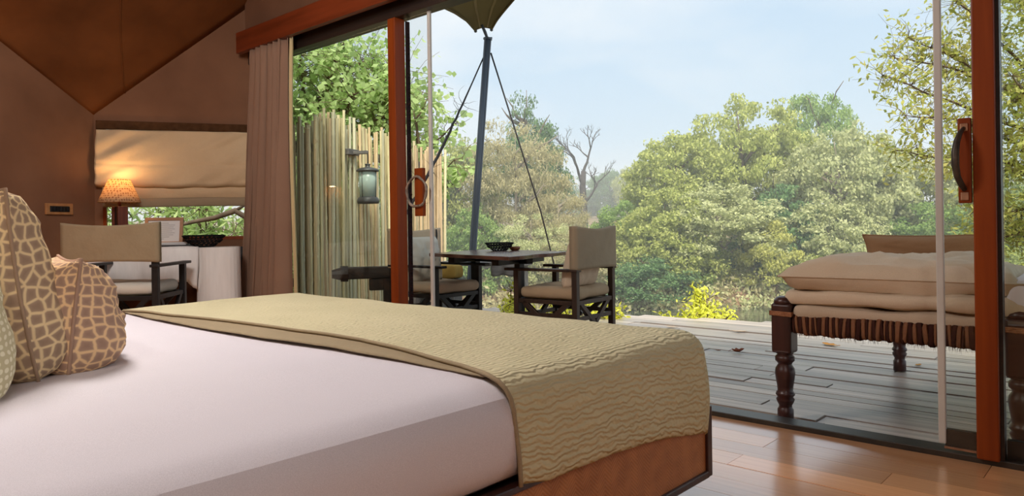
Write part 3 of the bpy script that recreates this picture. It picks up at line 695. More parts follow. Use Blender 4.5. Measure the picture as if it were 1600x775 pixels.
# coverlet
def drop(s, R=.075):
    if s <= 0: return s, 0.
    if s < R*PI/2: return R*math.sin(s/R), -(R-R*math.cos(s/R))
    e = s-R*PI/2; return R + .010*math.sin(min(1, e/.25)*PI), -R-e
def coverlet(off_in, top, hem_shift):
    R = .075; xr, xl, yf = BX1+.012-R, BX0-.010+R, BF+.034-R
    def hang(y):  # hem height along the side
        ks = [(1.05, .352), (1.144, .346), (1.24, .328), (1.34, .334), (1.48, .331), (1.64, .315), (1.82, .291), (1.96, .272), (2.3, .27)]
        for (a, za), (b, zb) in zip(ks, ks[1:]):
            if y <= b: return za + (zb-za)*max(0, (y-a)/(b-a))
        return .27
    def fn(u, v):
        px0 = xl - .22; pq = px0 + u*(xr-px0+.40)
        hk = [(-9, 1.16), (-3.3, 1.16), (-3.1, 1.185), (-2.6, 1.235), (-2.2, 1.255), (-1.75, 1.27), (-1.45, 1.24), (-1.25, 1.20), (-1.08, 1.135), (9, 1.135)]
        hem = next(b0 + (b1-b0)*(pq-a0)/(a1-a0) for (a0, b0), (a1, b1) in zip(hk, hk[1:]) if pq <= a1) + hem_shift(u)
        if pq > xr: hem += .04*(pq-xr)
        q = hem + v*(yf-hem+.34)
        a, b, a2 = max(0, pq-xr), max(0, q-yf), max(0, xl-pq)
        z = top + .008*mn.noise(Vector((pq*1.7, q*1.9, off_in))) + .004*mn.noise(Vector((pq*5, q*5, 2)))
        aa = max(a, a2)
        m = (aa**4 + b**4)**.25
        if a > 0:
            lim = R*PI/2 + (top - R - hang(min(q, yf))); full = .40
            sc = lim/full; m = ((a*sc)**4 + b**4)**.25; aa = a*sc
        if m > 0:
            dx, dz = drop(m, R); L = math.hypot(aa, b); cx, cy = aa/L, b/L
            w_ = .006*math.sin(q*9+1)*min(1, a*5) if a > 0 else 0
            x = (xr + dx*cx + w_) if a2 == 0 else (xl - dx*cx); y = (yf + dx*cy) if b > 0 else q
            if a == 0 and a2 == 0: x = pq
            return (x, y, z+dz - off_in)
        return (pq, q, z-off_in)
    return fn
cvo = ((BX0+BX1)/2, 1.6, .56)
cv = thing('coverlet', 'sage green quilted coverlet folded across the foot of the bed', 'bedspread', cvo)
f = MB().grid(coverlet(0, BT+.024, lambda u: 0), 120, 70, lambda u, v: (v*1.15, u*2.8)); sub(f, 'top_layer', MT['quilt'], cv, cvo, smooth=True, thick=.008)
under_ = coverlet(.010, BT+.024, lambda u: -.135*math.sin(max(0, min(1, (u-.06)/.80))*PI)**.8 + .012); f = MB().grid(lambda u, v: under_(u*.845, v*.72), 90, 50, lambda u, v: (v*1.15, u*2.8)); o = sub(f, 'folded_under_layer', MT['coverlet_back'], cv, cvo, smooth=True, thick=.004); tag(o, 'tan reverse side showing below the fold')
hp_ = [Vector(coverlet(0, BT+.024, lambda u: 0)(k/80, 0)) + Vector((0, -.002, -.004)) for k in range(5, 81)]
sub(MB().tube(hp_, .0055, 6), 'hem_piping', MT['coverlet_back'], cv, cvo, smooth=True)
# pillows by the head of the bed
R3 = math.radians
pillow('pillow', 'large tan spotted pillow standing at the left edge of the bed', (-2.24, .455, .545), (R3(8), 0, R3(9)), .60, .46, .27, 'leopard_a', 1., sag=.25, amp=.020)
pillow('pillow', 'small rust spotted pillow propped in front of the large tan spotted one', (-2.185, .605, .545), (R3(-6), 0, R3(-9)), .42, .29, .25, 'leopard_b', 5., pinch=.07, p=.48, sag=.34, amp=.018)
pillow('pillow', 'sage pillow with small pale dots nearest the camera at the left edge', (-1.98, .345, .545), (R3(12), 0, R3(6)), .46, .36, .20, 'dots', 9.)
pillow('pillow', 'plain white pillow lying flat at the lower left edge of the bed', (-1.66, -.03, .59), (R3(-90), 0, R3(8)), .5, .30, .12, 'sheet', 12.)

# ================================================================== DECK
deck = struct(MB().box((-2.4, 4.3, -.14), (9.4, 2.1, .10)).build('deck', MT['track']))
dmes = [unit_box('deck_board', MT['deckwood'])]
def edge_x(y): return -4.288 + (y-6.425)*(1.508/.35)   # the deck's far edge runs askew to the boards
rng = random.Random(21)
yb = 3.237; wds = []
fixed = [3.237, 3.36, 3.50, 3.64, 3.77, 3.90, 4.02, 4.13, 4.258, 4.375, 4.51, 4.655, 4.82, 4.95, 5.06, 5.19, 5.305, 5.44, 5.58, 5.71, 5.85, 6.0, 6.14, 6.28, 6.42, 6.55, 6.69, 6.83, 6.97, 7.1, 7.24, 7.38]
for i, (a, b) in enumerate(zip(fixed, fixed[1:])):
    xl = -7.6; xr = 2.2
    lo = max(xl, edge_x((a+b)/2)) if (a+b)/2 > 5.6 else xl
    x = xl - rng.random()*1.5
    cuts = [x]
    while x < xr: x += rng.choice((1.0, 1.3, 1.7, 2.1, 2.4)); cuts.append(x)
    if i == 8: cuts = [-7.5, -5.6, -3.5, -1.42, .2, 2.2]
    if i == 10: cuts = [-7.2, -5.2, -3.2, -1.96, -.3, 1.0, 2.2]
    if i == 1: cuts = [-7.4, -5.0, -3.0, -1.18, .4, 2.2]
    if i == 2: cuts = [-6.4, -4.2, -2.3, -1.22, .2, 1.3, 2.2]
    if i == 16: cuts = [-7.0, -5.3, -3.4, -2.02, -.4, .8, 2.2]
    for c, d in zip(cuts, cuts[1:]):
        c, d = max(c, lo), min(d, xr)
        if d-c < .08: continue
        zt_ = -.05 + rng.uniform(-.007, .004)
        plank('deck_board', dmes[0], c+.003, d-.003, a+rng.uniform(.0025, .006), b-rng.uniform(.0025, .005), zt_, .035, deck, rx=R3(rng.uniform(-.7, .7)), rz=R3(rng.uniform(-.12, .12)))
jm = unit_box('joist', MT['track'])
for x in (-6.2, -4.8, -3.4, -2.0, -.6, .8): plank('joist', jm, x-.05, x+.05, 3.25, min(7.3, 6.3+(x+4.288)*.232), -.10, .12, deck)

# ------------------------------------------------------------------ bamboo fence
fence = thing('bamboo_fence', 'tall screen of close upright bamboo canes beside the deck', 'fence', (-5.85, 4.55, -.05))
p0, p1 = Vector((-5.345, 3.275, 0)), Vector((-6.36, 5.86, 0)); fd_ = (p1-p0).normalized(); fn_ = Vector((fd_.y, -fd_.x, 0)); FL = (p1-p0).length
cane_me = []
q = random.Random(5)
for k in range(5):
    b = MB(); zs = [0]; 
    while zs[-1] < .93: zs.append(zs[-1] + q.uniform(.10, .17))
    zs[-1] = 1.0; pts = []; rs = []
    wob = [q.uniform(-.5, .5) for _ in range(4)]
    for a, c in zip(zs, zs[1:]):
        for z, r in ((a+.004, 1.0), (a+.012, .86), (c-.012, .84), (c-.004, 1.0)):
            pts.append((.45*wob[0]*math.sin(z*3+wob[1]), .45*wob[2]*math.sin(z*4+wob[3]), z)); rs.append(r*(1-.18*z))
    for (x, y, z), r in zip(pts, rs): b.v += [(x+r*math.cos(2*PI*j/7), y+r*math.sin(2*PI*j/7), z) for j in range(7)]
    for a in range(len(pts)-1): b.f += [(a*7+j, a*7+(j+1) % 7, a*7+7+(j+1) % 7, a*7+7+j) for j in range(7)]
    b.f.append(tuple((len(pts)-1)*7+j for j in range(7)))
    me = bpy.data.meshes.new('bamboo_cane'); me.from_pydata(b.v, [], b.f); me.shade_smooth(); me.materials.append(MT['bamboo']); cane_me.append(me)
topk = [(0, 1.80), (.25, 1.84), (.36, 1.97), (.7, 1.95), (1.2, 1.90), (1.7, 1.85), (2.2, 1.79), (2.96, 1.79)]
def top_at(s):
    for (a, b), (c, d) in zip(topk, topk[1:]):
        if s <= c: return b + (d-b)*max(0, (s-a)/(c-a))
    return 1.8
s = 0.; i = 0
while s < FL:
    for layer in range(2):
        me = cane_me[q.randrange(5)]; o = bpy.data.objects.new('bamboo_cane', me); C.objects.link(o); o.parent = fence
        r = q.uniform(.017, .025) if layer == 0 else q.uniform(.015, .022)
        h = top_at(s) + q.uniform(-.07, .06) + .05 - (.05 if layer else 0)
        p = p0 + fd_*(s + q.uniform(-.015, .015) + layer*.03) - fn_*(layer*.055)
        o.location = (p.x+5.85, p.y-4.55, 0); o.scale = (r, r, h); o.rotation_euler = (q.uniform(-.018, .018), q.uniform(-.018, .018), q.random()*6.3)
        o.material_slots[0].link = 'OBJECT'; o.material_slots[0].material = MT[q.choice(('bamboo', 'bamboo_dry', 'bamboo_grey', 'bamboo') if s < 1.9 else ('bamboo_dry', 'bamboo_dry', 'bamboo'))]
    s += q.uniform(.024, .030) if s < .45 else q.uniform(.036, .047); i += 1
for z in (.45, 1.62):
    f = MB(); f.bar(p0 - fn_*.11 + Vector((0, 0, z)), p1 + fd_*.10 - fn_*.11 + Vector((0, 0, z)), .05, .07); sub(f, 'fence_rail', MT['greywood'], fence, (-5.85, 4.55, -.05))
# lantern and its hook block
lc = p0 + fd_*.80 + fn_*.17
lt = thing('hanging_lantern', 'grey metal lantern with frosted glass hanging on the bamboo fence', 'lantern', (lc.x, lc.y, 1.13))
MB().lathe([(.098, 0), (.104, .02), (.098, .045), (.085, .062), (.078, .065)], n=28).build('lantern_base', MT['lanternmetal'], lt, True)
MB().lathe([(.078, .065), (.083, .20), (.082, .305)], n=28).build('lantern_glass', MT['lanternglass'], lt, True)
MB().lathe([(.105, .30), (.106, .312), (.085, .328), (.045, .338), (.022, .342), (.022, .362), (.03, .37), (.004, .376)], n=28).build('lantern_cap', MT['lanternmetal'], lt, True)
for a in (.3, 1.87, 3.44, 5.0): MB().tube([(.088*math.cos(a), .088*math.sin(a), .06), (.09*math.cos(a), .09*math.sin(a), .31)], .003, 6).build('guard_wire', MT['lanternmetal'], lt, True)
MB().tube([(0, 0, .37), (0, 0, .45), (-.004, 0, .475)], .006, 6).build('hanging_hook', MT['lanternmetal'], lt, True)
f = MB(); kk = p0 + fd_*.77; f.bar(kk + fn_*.02 - fd_*.09 + Vector((0, 0, 1.615)), kk + fn_*.02 + fd_*.09 + Vector((0, 0, 1.615)), .05, .055); f.bar(kk + fn_*.0 + Vector((0, 0, 1.608)) , kk + fn_*.19 + Vector((0, 0, 1.608)), .035, .03)
o = f.build('lantern_bracket', MT['greywood'], None, loc=(kk.x, kk.y, 1.61), bevel=.004); tag(o, 'short grey timber bracket on the bamboo fence above the lantern', 'bracket')

# low dark bench against the fence
b0, b1 = Vector((-5.07, 3.40, 0)), Vector((-4.80, 3.81, 0)); bdv = (b1-b0).normalized(); bnv = Vector((-bdv.y, bdv.x, 0))
be = thing('bench', 'low blackened wood bench in front of the bamboo fence', 'bench', (b0+b1)/2 + Vector((0, 0, -.05))); beo = tuple((b0+b1)/2 + Vector((0, 0, -.05)))
def bz(p, z): return p + Vector((0, 0, z))
f = MB(); f.tube([bz(b0, .525), bz(b0+bdv*.08, .525)], [.035, .058], 10); f.tube([bz(b0+bdv*.07, .525), bz(b0+bdv*.13, .525)], .066, 12); sub(f, 'turned_end', MT['darkwood'], be, beo)
f = MB(); f.bar(bz(b0+bdv*.12, .53), bz(b1+bdv*.02, .53), .09, .10); sub(f, 'top_beam', MT['darkwood'], be, beo, bevel=.01)
f = MB(); f.bar(bz(b0+bdv*.30, .43), bz(b1, .43), .06, .10); sub(f, 'lower_beam', MT['darkwood'], be, beo, bevel=.01)
for k in (.62, 1.22): f = MB(); f.bar(bz(b0+bdv*k*.72, 0-.0), bz(b0+bdv*k*.72, .49), .06, .075 if k > .6 else .03, bnv); sub(f, 'leg', MT['darkwood'], be, beo, bevel=.006)

# ------------------------------------------------------------------ outdoor dining set
TL, TF, TR = Vector((-4.44, 3.91, 0)), Vector((-3.34, 3.67, 0)), Vector((-3.54, 4.60, 0)); TB = TL + TR - TF
def tp_(a, b, z): return bil(TL, TF, TB, TR, a, b) + Vector((0, 0, z))
tb = thing('outdoor_table', 'dark red brown live edged wooden table on the deck', 'table', tp_(.5, .5, -.05)); tbo = tuple(tp_(.5, .5, -.05))
f = MB(); out_ = []
for k in range(20): out_.append((k/20, 0 + .006*math.sin(k*1.1)))
for k in range(20): out_.append((1 + .022*math.sin(k*.55)*math.sin(k*PI/20), k/20))
for k in range(20): out_.append((1-k/20, 1))
for k in range(20): out_.append((-.01*math.sin(k*PI/20), 1-k/20))
prism(f, [tp_(a, b, .662) for a, b in out_], (0, 0, .028)); sub(f, 'tabletop', MT['tabletop'], tb, tbo, bevel=.004)
f = MB(); f.bar(tp_(.10, .5, .635), tp_(.88, .5, .635), .06, .05); sub(f, 'centre_beam', MT['blackwood'], tb, tbo)
for a in (.2, .76):
    f = MB(); f.bar(tp_(a, .12, .636), tp_(a, .88, .636), .06, .05); sub(f, 'cross_beam', MT['blackwood'], tb, tbo)
    f = MB(); f.bar(tp_(a, .5, 0-.03), tp_(a, .5, .62), .055, .055, (1, 0, 0)); sub(f, 'leg', MT['blackwood'], tb, tbo)
    f = MB(); f.bar(tp_(a, .22, -.028), tp_(a, .78, -.028), .06, .04); sub(f, 'foot', MT['blackwood'], tb, tbo)
wire_bowl('wire_bowl', 'small black openwork bowl on the outdoor table', (-4.2, 4.50, .690), .115, .072)
t = thing('wooden_bowl', 'little brown wooden bowl beside the openwork bowl outdoors', 'bowl', (-4.13, 4.62, .690))
MB().lathe([(.028, 0), (.042, .012), (.05, .034), (.045, .034), (.036, .014), (.004, .009)], n=20, cap=False).build('bowl_body', MT['bowlwood'], t, True)
MB().lathe([(.028, 0), (.028, .003)], n=16).build('bowl_foot', MT['bowlwood'], t)
chair('safari_chair', 'khaki sling armchair at the right of the outdoor table, back to camera', (-3.29, 4.235, -.05), PI+.10, .52, .50, .635, .945, .625, .46, 'khaki', 'chairwood', rail=.31)
seat_cushion('seat_cushion', 'tan seat cushion on the armchair with the khaki back', (-3.29, 4.235, .375), PI+.10, .50, .50, .085, 'cushion_tan', 2, amp=.016)
pillow('back_cushion', 'tan pillow leaning inside the khaki backed outdoor armchair', (-3.16, 4.22, .45), (R3(14), 0, PI/2+.10), .40, .36, .15, 'beige_cotton', 3., piping=False)
chair('safari_chair', 'pale canvas armchair at the left of the outdoor table', (-4.46, 4.0, -.05), .04, .50, .50, .62, .945, .63, .46, 'beige_cotton', 'blackwood', rail=.31)
seat_cushion('seat_cushion', 'taupe seat cushion on the pale armchair left of the table', (-4.44, 4.0, .375), .04, .48, .52, .085, 'mattress_top', 8, amp=.010)
pillow('back_cushion', 'off white pillow against the back of the pale outdoor armchair', (-4.585, 3.97, .43), (R3(-10), 0, PI/2), .40, .40, .17, 'cushion_white', 13., piping=False, pinch=.02, amp=.02)
# bench and mustard cloth beyond the table
gb = thing('bench', 'grey weathered bench with a loose cloth beyond the outdoor table', 'bench', (-5.55, 5.35, -.05), R3(20))
MB().box((.25, 0, .56), (1.0, .30, .04)).build('bench_top', MT['greywood'], gb, bevel=.006)
for x in (-.2, .68): MB().box((x, 0, .27), (.06, .26, .54)).build('bench_leg', MT['greywood'], gb)
cl_ = MB().grid(lambda u, v: (.42+u*.32, -.165-.012*math.sin(u*14), .585-.14*v-.008*math.sin(u*11)*v), 18, 6); cl_.build('draped_cloth', MT['greywood'], gb, True, thick=.008)
o = softbox(.55, .22, .15, .05, 10, 5, .01, 6, 3).build('bolster', MT['mustard'], None, True); o.location = (-5.62, 5.05, .44); o.rotation_euler = (0, 0, R3(20)); tag(o, 'mustard woven bolster seen under the table beside the grey bench', 'cushion')
sb = thing('stool', 'low grey stool holding the mustard bolster behind the table', 'stool', (-5.62, 5.05, -.05), R3(20))
MB().box((0, 0, .395), (.56, .24, .03)).build('stool_top', MT['greywood'], sb)
for x in (-.22, .22): MB().box((x, 0, .19), (.05, .2, .38)).build('leg', MT['greywood'], sb)

# ------------------------------------------------------------------ charpoy day bed
cx0, cx1, cy0, cy1 = -1.325, -.40, 3.40, 5.02
ch = thing('charpoy', 'dark turned leg rope bed standing on the deck at the right', 'day bed', ((cx0+cx1)/2, (cy0+cy1)/2, -.05)); cho = ((cx0+cx1)/2, (cy0+cy1)/2, -.05)
lp_ = [(.040, 0), (.040, .085), (.034, .095), (.032, .11), (.042, .135), (.046, .15), (.038, .165), (.048, .18), (.044, .195), (.038, .205), (.040, .235), (.046, .28), (.050, .32), (.047, .35), (.034, .375), (.036, .385), (.048, .40), (.048, .425), (.036, .44), (.043, .445), (.043, .455)]
LS = .335/.455
for x, y in ((cx0, cy0), (cx1, cy0), (cx0+.10, cy1), (cx1, cy1)):
    b = MB().lathe([(r*.92, z*LS) for r, z in lp_], (x, y, -.05), 20)
    lg = sub(b, 'leg', MT['turned'], ch, cho, smooth=True)
    b = MB().box((x, y, .40), (.094, .094, .235)); lk = sub(b, 'leg_block', MT['turned'], lg, cho, bevel=.012, seg=3); lk.location = (0, 0, 0)
    b = MB().lathe([(.048, .0), (.046, .016), (.035, .030), (.012, .036)], (x, y, .515), 16); lk = sub(b, 'leg_finial', MT['turned'], lg, cho, smooth=True); lk.location = (0, 0, 0)
    b = MB()
    for k in range(3): b.tube([(x-.05, y-.05, .465+k*.007), (x+.05, y-.05, .462+k*.007), (x+.05, y+.05, .465+k*.007), (x-.05, y+.05, .465+k*.007), (x-.05, y-.05, .465+k*.007)], .0045, 5, False)
    lk = sub(b, 'rope_tie', MT['rope_tan'], lg, cho); lk.location = (0, 0, 0)
for a, b_ in (((cx0, cy0), (cx1, cy0)), ((cx0+.1, cy1), (cx1, cy1)), ((cx0, cy0), (cx0+.1, cy1)), ((cx1, cy0), (cx1, cy1))):
    f = MB(); f.bar((*a, .425), (*b_, .425), .058, .062); sub(f, 'rail', MT['turned'], ch, cho, bevel=.008)
q = random.Random(11)
def wrap_me(mat):
    b = MB(); n = 14; rows = []
    for i, (xx, k) in enumerate(((-.5, .93), (-.25, 1.0), (.25, 1.0), (.5, .93))):
        for j in range(n):
            a = 2*PI*j/n; ca, sa = math.cos(a), math.sin(a); e = 2/3.5
            b.v.append((xx, .039*k*math.copysign(abs(ca)**e, ca), .048*k*math.copysign(abs(sa)**e, sa)))
    for i in range(3):
        for j in range(n): j2 = (j+1) % n; b.f.append((i*n+j, i*n+j2, (i+1)*n+j2, (i+1)*n+j))
    b.f += [tuple(range(n-1, -1, -1)), tuple(range(3*n, 4*n))]
    me = bpy.data.meshes.new('rope_wrap'); me.from_pydata(b.v, [], b.f); me.shade_smooth(); me.materials.append(mat); return me
wm = (wrap_me(MT['rope_dark']), wrap_me(MT['rope_tan']))
def wrap_rail(a, b_, seed):
    q = random.Random(seed); a, b_ = Vector((*a, .425)), Vector((*b_, .425)); L = (b_-a).length; d = (b_-a)/L; s = .052; k = 0
    while s < L-.05:
        wd = q.uniform(.010, .022) if k % 2 == 0 else q.uniform(.008, .022)
        o = bpy.data.objects.new('rope_wrap', wm[k % 2]); C.objects.link(o); o.parent = ch
        p = a + d*(s+wd/2); o.location = (p.x-cho[0], p.y-cho[1], p.z-cho[2] + q.uniform(-.003, .002)); o.scale = (wd*1.35, 1+q.uniform(-.03, .05), 1+q.uniform(-.04, .10)); o.rotation_euler = (0, q.uniform(-.12, .12), math.atan2(d.y, d.x))
        s += wd; k += 1
wrap_rail((cx0, cy0), (cx1, cy0), 1)
fr_ = MB(); q = random.Random(2)
for k in range(420):
    x = q.uniform(cx0+.06, cx1-.05); y = cy0 + q.uniform(-.035, .05); z = .385; l = q.uniform(.008, .035)
    fr_.add([(x, y, z), (x+.0022, y, z), (x+q.uniform(-.01, .012), y+q.uniform(-.008, .008), z-l)], [(0, 1, 2)])
o = sub(fr_, 'rope_fringe', MT['rope_dark'], ch, cho); tag(o, kind='stuff')
f = MB()
for k in range(26): yy = cy0+.05+k*(cy1-cy0-.1)/25; f.bar((cx0+.03, yy, .432), (cx1, yy, .432), .03, .010)
for k in range(14): xx = cx0+.08+k*(cx1-cx0-.12)/13; f.bar((xx, cy0, .438), (xx, cy1, .438), .03, .010)
sub(f, 'woven_rope_bed', MT['rope_dark'], ch, cho)
def layer(name, cx, cy, cz, sx, sy, sz, seed, mat, amp=.012, dz=None):
    b = softbox(sx, sy, sz, sz*.49, 34, 6, amp, 5.5, seed)
    b.v = [(x+cx, y+cy, z+cz + (dz(x) if dz else 0)) for x, y, z in b.v]; return b
mt = thing('folded_mattress', 'beige cotton mattress folded double on the rope bed', 'mattress', (-.82, 4.1, .46)); mto = (-.82, 4.1, .46)
sub(layer('l', -.80, 4.18, .480, .96, 1.62, .075, 5, 'mattress_top', .018), 'lower_layer', MT['mattress_top'], mt, mto, smooth=True)
sub(layer('u', -.81, 4.18, .553, 1.02, 1.62, .078, 8, 'beige_cotton', .020, lambda x: -.010*(x < -.3)*(-x-.3)*4), 'upper_layer', MT['beige_cotton'], mt, mto, smooth=True)
pillow('bolster_pillow', 'big beige cotton pillow lying on the folded mattress of the rope bed', (-.86, 3.36, .648), (R3(-90), 0, R3(1)), .95, .55, .185, 'beige_cotton', 21., pinch=.09, amp=.034, ns=6., p=.36)
pillow('back_pillow', 'brown linen pillow standing at the far end of the rope bed', (-.99, 4.55, .60), (R3(10), 0, R3(0)), .60, .225, .14, 'cushion_brown', 25., pinch=.08)
o = softbox(.36, .75, .26, .06, 16, 8, .012, 4, 9).build('draped_throw', MT['sheet'], None, True); o.location = (-.27, 3.74, .55); tag(o, 'white cotton throw over the right end of the rope bed behind glass', 'throw')

# ------------------------------------------------------------------ mast, cables, tent fly
mb_, mt_ = Vector((-5.02, 4.905, -.05)), Vector((-4.845, 5.065, 2.73))
ms = thing('fly_mast', 'leaning blue grey steel mast holding up the tent fly', 'mast', mb_)
f = MB().tube([mb_, mt_], .036, 14); sub(f, 'pole', MT['mast'], ms, tuple(mb_), smooth=True)
ridge = MB(); axd = (mt_-mb_).normalized()
for a in (0, 1.57, 3.14, 4.71):
    off = Vector((math.cos(a), math.sin(a), 0))*.036; ridge.tube([mb_+off, mt_+off], .007, 5)
sub(ridge, 'pole_ridges', MT['mast'], ms, tuple(mb_))
f = MB().tube([mt_ - axd*.004, mt_ + axd*.015], .043, 14); sub(f, 'cap_plate', MT['mast'], ms, tuple(mb_))
f = MB(); f.box(tuple(mb_ + Vector((0, 0, .006))), (.18, .18, .012)); sub(f, 'base_plate', MT['mast'], ms, tuple(mb_))
tip = Vector((-4.88, 5.02, 2.85))
f = MB().tube([mt_, lerp(mt_, tip, .55) + Vector((.008, 0, 0)), tip + Vector((0, 0, .02))], [.012, .017, .013], 8); f.tube([mt_ + Vector((-.04, -.02, .012)), mt_ + Vector((.04, .02, .012))], .008, 6); sub(f, 'turnbuckle', MT['mast'], ms, tuple(mb_), smooth=True)
cr_ = MB().tube([(-4.83, 5.09, 2.60), (-4.73, 5.70, 1.05), (-4.66, 5.90, .28), (-4.62, 6.05, -.28)], .008, 6)
o = cr_.build('guy_cable', MT['cable'], None, True, loc=(-4.62, 6.05, -.28)); tag(o, 'taut dark guy cable slanting down right from the mast', 'cable')
q = random.Random(4); v0, v1 = Vector((-4.875, 5.03, 2.55)), Vector((-4.98, 4.50, 1.60))
va_ = thing('guy_cable', 'dark vine wrapped guy cable slanting down left from the mast', 'cable', tuple(v1)); 
pts = [lerp(v0, v1 + (v1-v0)*.6, k/24) + Vector((0, 0, -.05*math.sin(PI*k/24))) + Vector((q.uniform(-1, 1), q.uniform(-1, 1), q.uniform(-1, 1)))*.006*(k > 6) for k in range(25)]
sub(MB().tube(pts, [.007 + .007*min(1, max(0, k-4)/9) for k in range(25)], 6), 'cable', MT['cable'], va_, tuple(v1), smooth=True)
tw = MB()
for k in range(34):
    i = q.randrange(7, 24); p = pts[i]; d = Vector((q.uniform(-1, 1)*.74, q.uniform(-1, 1)*.66, q.uniform(-.4, 1))); pp = [p]
    for s in range(4): d = (d + Vector((q.uniform(-1, 1), q.uniform(-1, 1), q.uniform(-1, 1)))*.5).normalized(); pp.append(pp[-1] + d*q.uniform(.03, .075))
    tw.tube(pp, [.0028, .002, .0016, .001, .0006], 4, False)
sub(tw, 'vine_twigs', MT['cable'], va_, tuple(v1))
# tent fly: canvas corner coming down to the mast
fl = thing('tent_fly', 'olive canvas tent fly corner pulled down to the mast', 'canopy', tuple(tip)); flo = tuple(tip)
EL = [(-5.034, 5.088, 2.856), (-4.955, 4.891, 2.898), (-4.822, 4.607, 2.888), (-4.639, 4.301, 2.83), (-4.40, 3.80, 2.88), (-4.2, 3.27, 3.06)]
ER = [(-4.95, 5.231, 2.88), (-4.809, 5.157, 2.926), (-4.664, 5.085, 2.956), (-4.386, 4.932, 2.983), (-3.918, 4.68, 3.03), (-3.174, 4.30, 3.12), (-2.3, 4.08, 3.26), (-1.2, 4.0, 3.5), (.4, 4.2, 3.75), (2.0, 4.5, 3.9)]  # out-of-view right end stretched outward to shade the near deck
def along(pl, v):
    k = v*(len(pl)-1); i = min(int(k), len(pl)-2); return lerp(pl[i], pl[i+1], k-i)
ea, eb = Vector(EL[-1]), Vector(ER[-1])
def fly(u, v):
    a, b = along(EL, v), along(ER, v); p = lerp(a, b, u); k = 4*u*(1-u)
    return p + Vector((0, 0, 1))*k*(.02 + .32*v)
sub(MB().grid(fly, 26, 30), 'fly_canvas', MT['fly'], fl, flo, smooth=True, thick=.006)
for u in (.30, .72):
    f = MB()
    f.grid(lambda a, v: Vector(fly(u + (a-.5)*.05*(1.2-.6*v), .02+v*.98)) + Vector((0, 0, -.010)), 2, 24); sub(f, 'reinforcing_band', MT['fly_seam'], fl, flo, smooth=True)
for u in (0., 1.):
    f = MB().tube([fly(u, k/24) for k in range(25)], .012, 6); sub(f, 'edge_rope', MT['fly'], fl, flo, smooth=True)
for u in (.0, 1.): f = MB(); f.lathe([(.004, -.02), (.016, -.012), (.016, .012), (.004, .02)], tuple(fly(u, 0)), 10); sub(f, 'corner_ring', MT['mast'], fl, flo)
sub(MB().grid(lambda u, v: lerp(lerp(ea, eb, u), lerp(Vector((-4.6, 1.5, 4.2)), Vector((2.2, 1.6, 4.4)), u), v) + Vector((0, 0, 4*u*(1-u)*.2*(1-v))), 12, 8), 'upper_canvas', MT['fly'], fl, flo, smooth=True, thick=.006)

# fallen leaves on the deck
def dead_leaf(label, loc, rz, sz, mat, curl=.3):
    b = MB()
    def fn(u, v):
        a = v*2-1; L = u*2-1; wd = (1-abs(L)**2.2)*.45*(1+.25*math.sin(u*16)); return (L*sz/2, a*wd*sz/2, sz*curl*(a*a*.5*wd + .25*L*L) + .003)
    b.grid(fn, 12, 4); b.tube([(-sz/2, 0, sz*curl*.25), (-sz*.75, 0, sz*.1)], sz*.015, 4)
    o = b.build('fallen_leaf', mat, None, True, thick=.0015); o.location = loc; o.rotation_euler = (0, 0, rz); tag(o, label, 'leaf'); return o
m_r = pm('russet_leaf', (.22, .065, .03), (.14, .04, .02), 20., .7, .2); m_o = pm('orange_leaf', (.62, .30, .06), (.52, .22, .04), 20., .7, .2); m_p = pm('pale_leaf', (.60, .48, .36), (.5, .38, .27), 20., .7, .2)
dead_leaf('curled russet dead leaf on the deck boards left of the rope bed', (-2.296, 5.007, -.046), .9, .10, m_r, .9)
dead_leaf('small russet leaf scrap beside the curled russet leaf', (-2.434, 4.97, -.046), .2, .04, m_r, .4)
dead_leaf('flat orange dead leaf on the deck under the rope bed', (-1.881, 5.712, -.046), 2.6, .15, m_o, .2)
dead_leaf('pale pinkish leaf on the far deck boards', (-2.72, 5.962, -.046), .3, .13, m_p, .2)
dead_leaf('pale cream leaf near the far deck edge, left of the pinkish one', (-3.32, 5.85, -.046), 2.9, .12, m_p, .2)
dead_leaf('tiny orange leaf on the deck beside the rope bed far leg', (-1.17, 5.25, -.046), 1.3, .06, m_o, .3)

# ================================================================== LANDSCAPE
def fr2(d, r, z=0): p = F_*d + R_*r; return Vector((p.x, p.y, z))
def smooth(a, b, x): t = max(0, min(1, (x-a)/(b-a))); return t*t*(3-2*t)
def hgt(d, r):
    h = -.55 - 4.4*smooth(9.5, 17, d)
    h += 2.2*smooth(39.5, 44, d) + 1.8*smooth(44, 52, d) + 1.2*smooth(52, 75, d) + 3*smooth(75, 160, d)
    k = smooth(39, 46, d)
    return h + k*(.5*mn.noise(Vector((d*.13, r*.13, 0))) + .25*mn.noise(Vector((d*.5, r*.5, 3)))) + .06*mn.noise(Vector((d, r, 1)))*(d < 18)
gm = MB(); dd = [-14, -6, 0, 3, 6, 8, 9.5, 11, 12.5, 14, 15.5, 17, 28, 37] + [39+.5*i for i in range(30)] + [55, 57, 60, 64, 70, 80, 95, 120, 160, 240]
rr_ = [-160, -100, -60, -45] + [-36+1.5*i for i in range(56)] + [52, 60, 80, 110, 180]
for i, d in enumerate(dd):
    for j, r in enumerate(rr_): gm.v.append(tuple(fr2(d, r, hgt(d, r))))
nr = len(rr_)
for i in range(len(dd)-1):
    for j in range(nr-1): a = i*nr+j; gm.f.append((a, a+nr, a+nr+1, a+1))
struct(gm.build('ground', MT['ground'], None, True))
wt = MB().add([fr2(15, -150, -4.0), fr2(15, 170, -4.0), fr2(41.5, 170, -4.0), fr2(41.5, -150, -4.0)], [(0, 1, 2, 3)])
struct(wt.build('river', MT['water']))

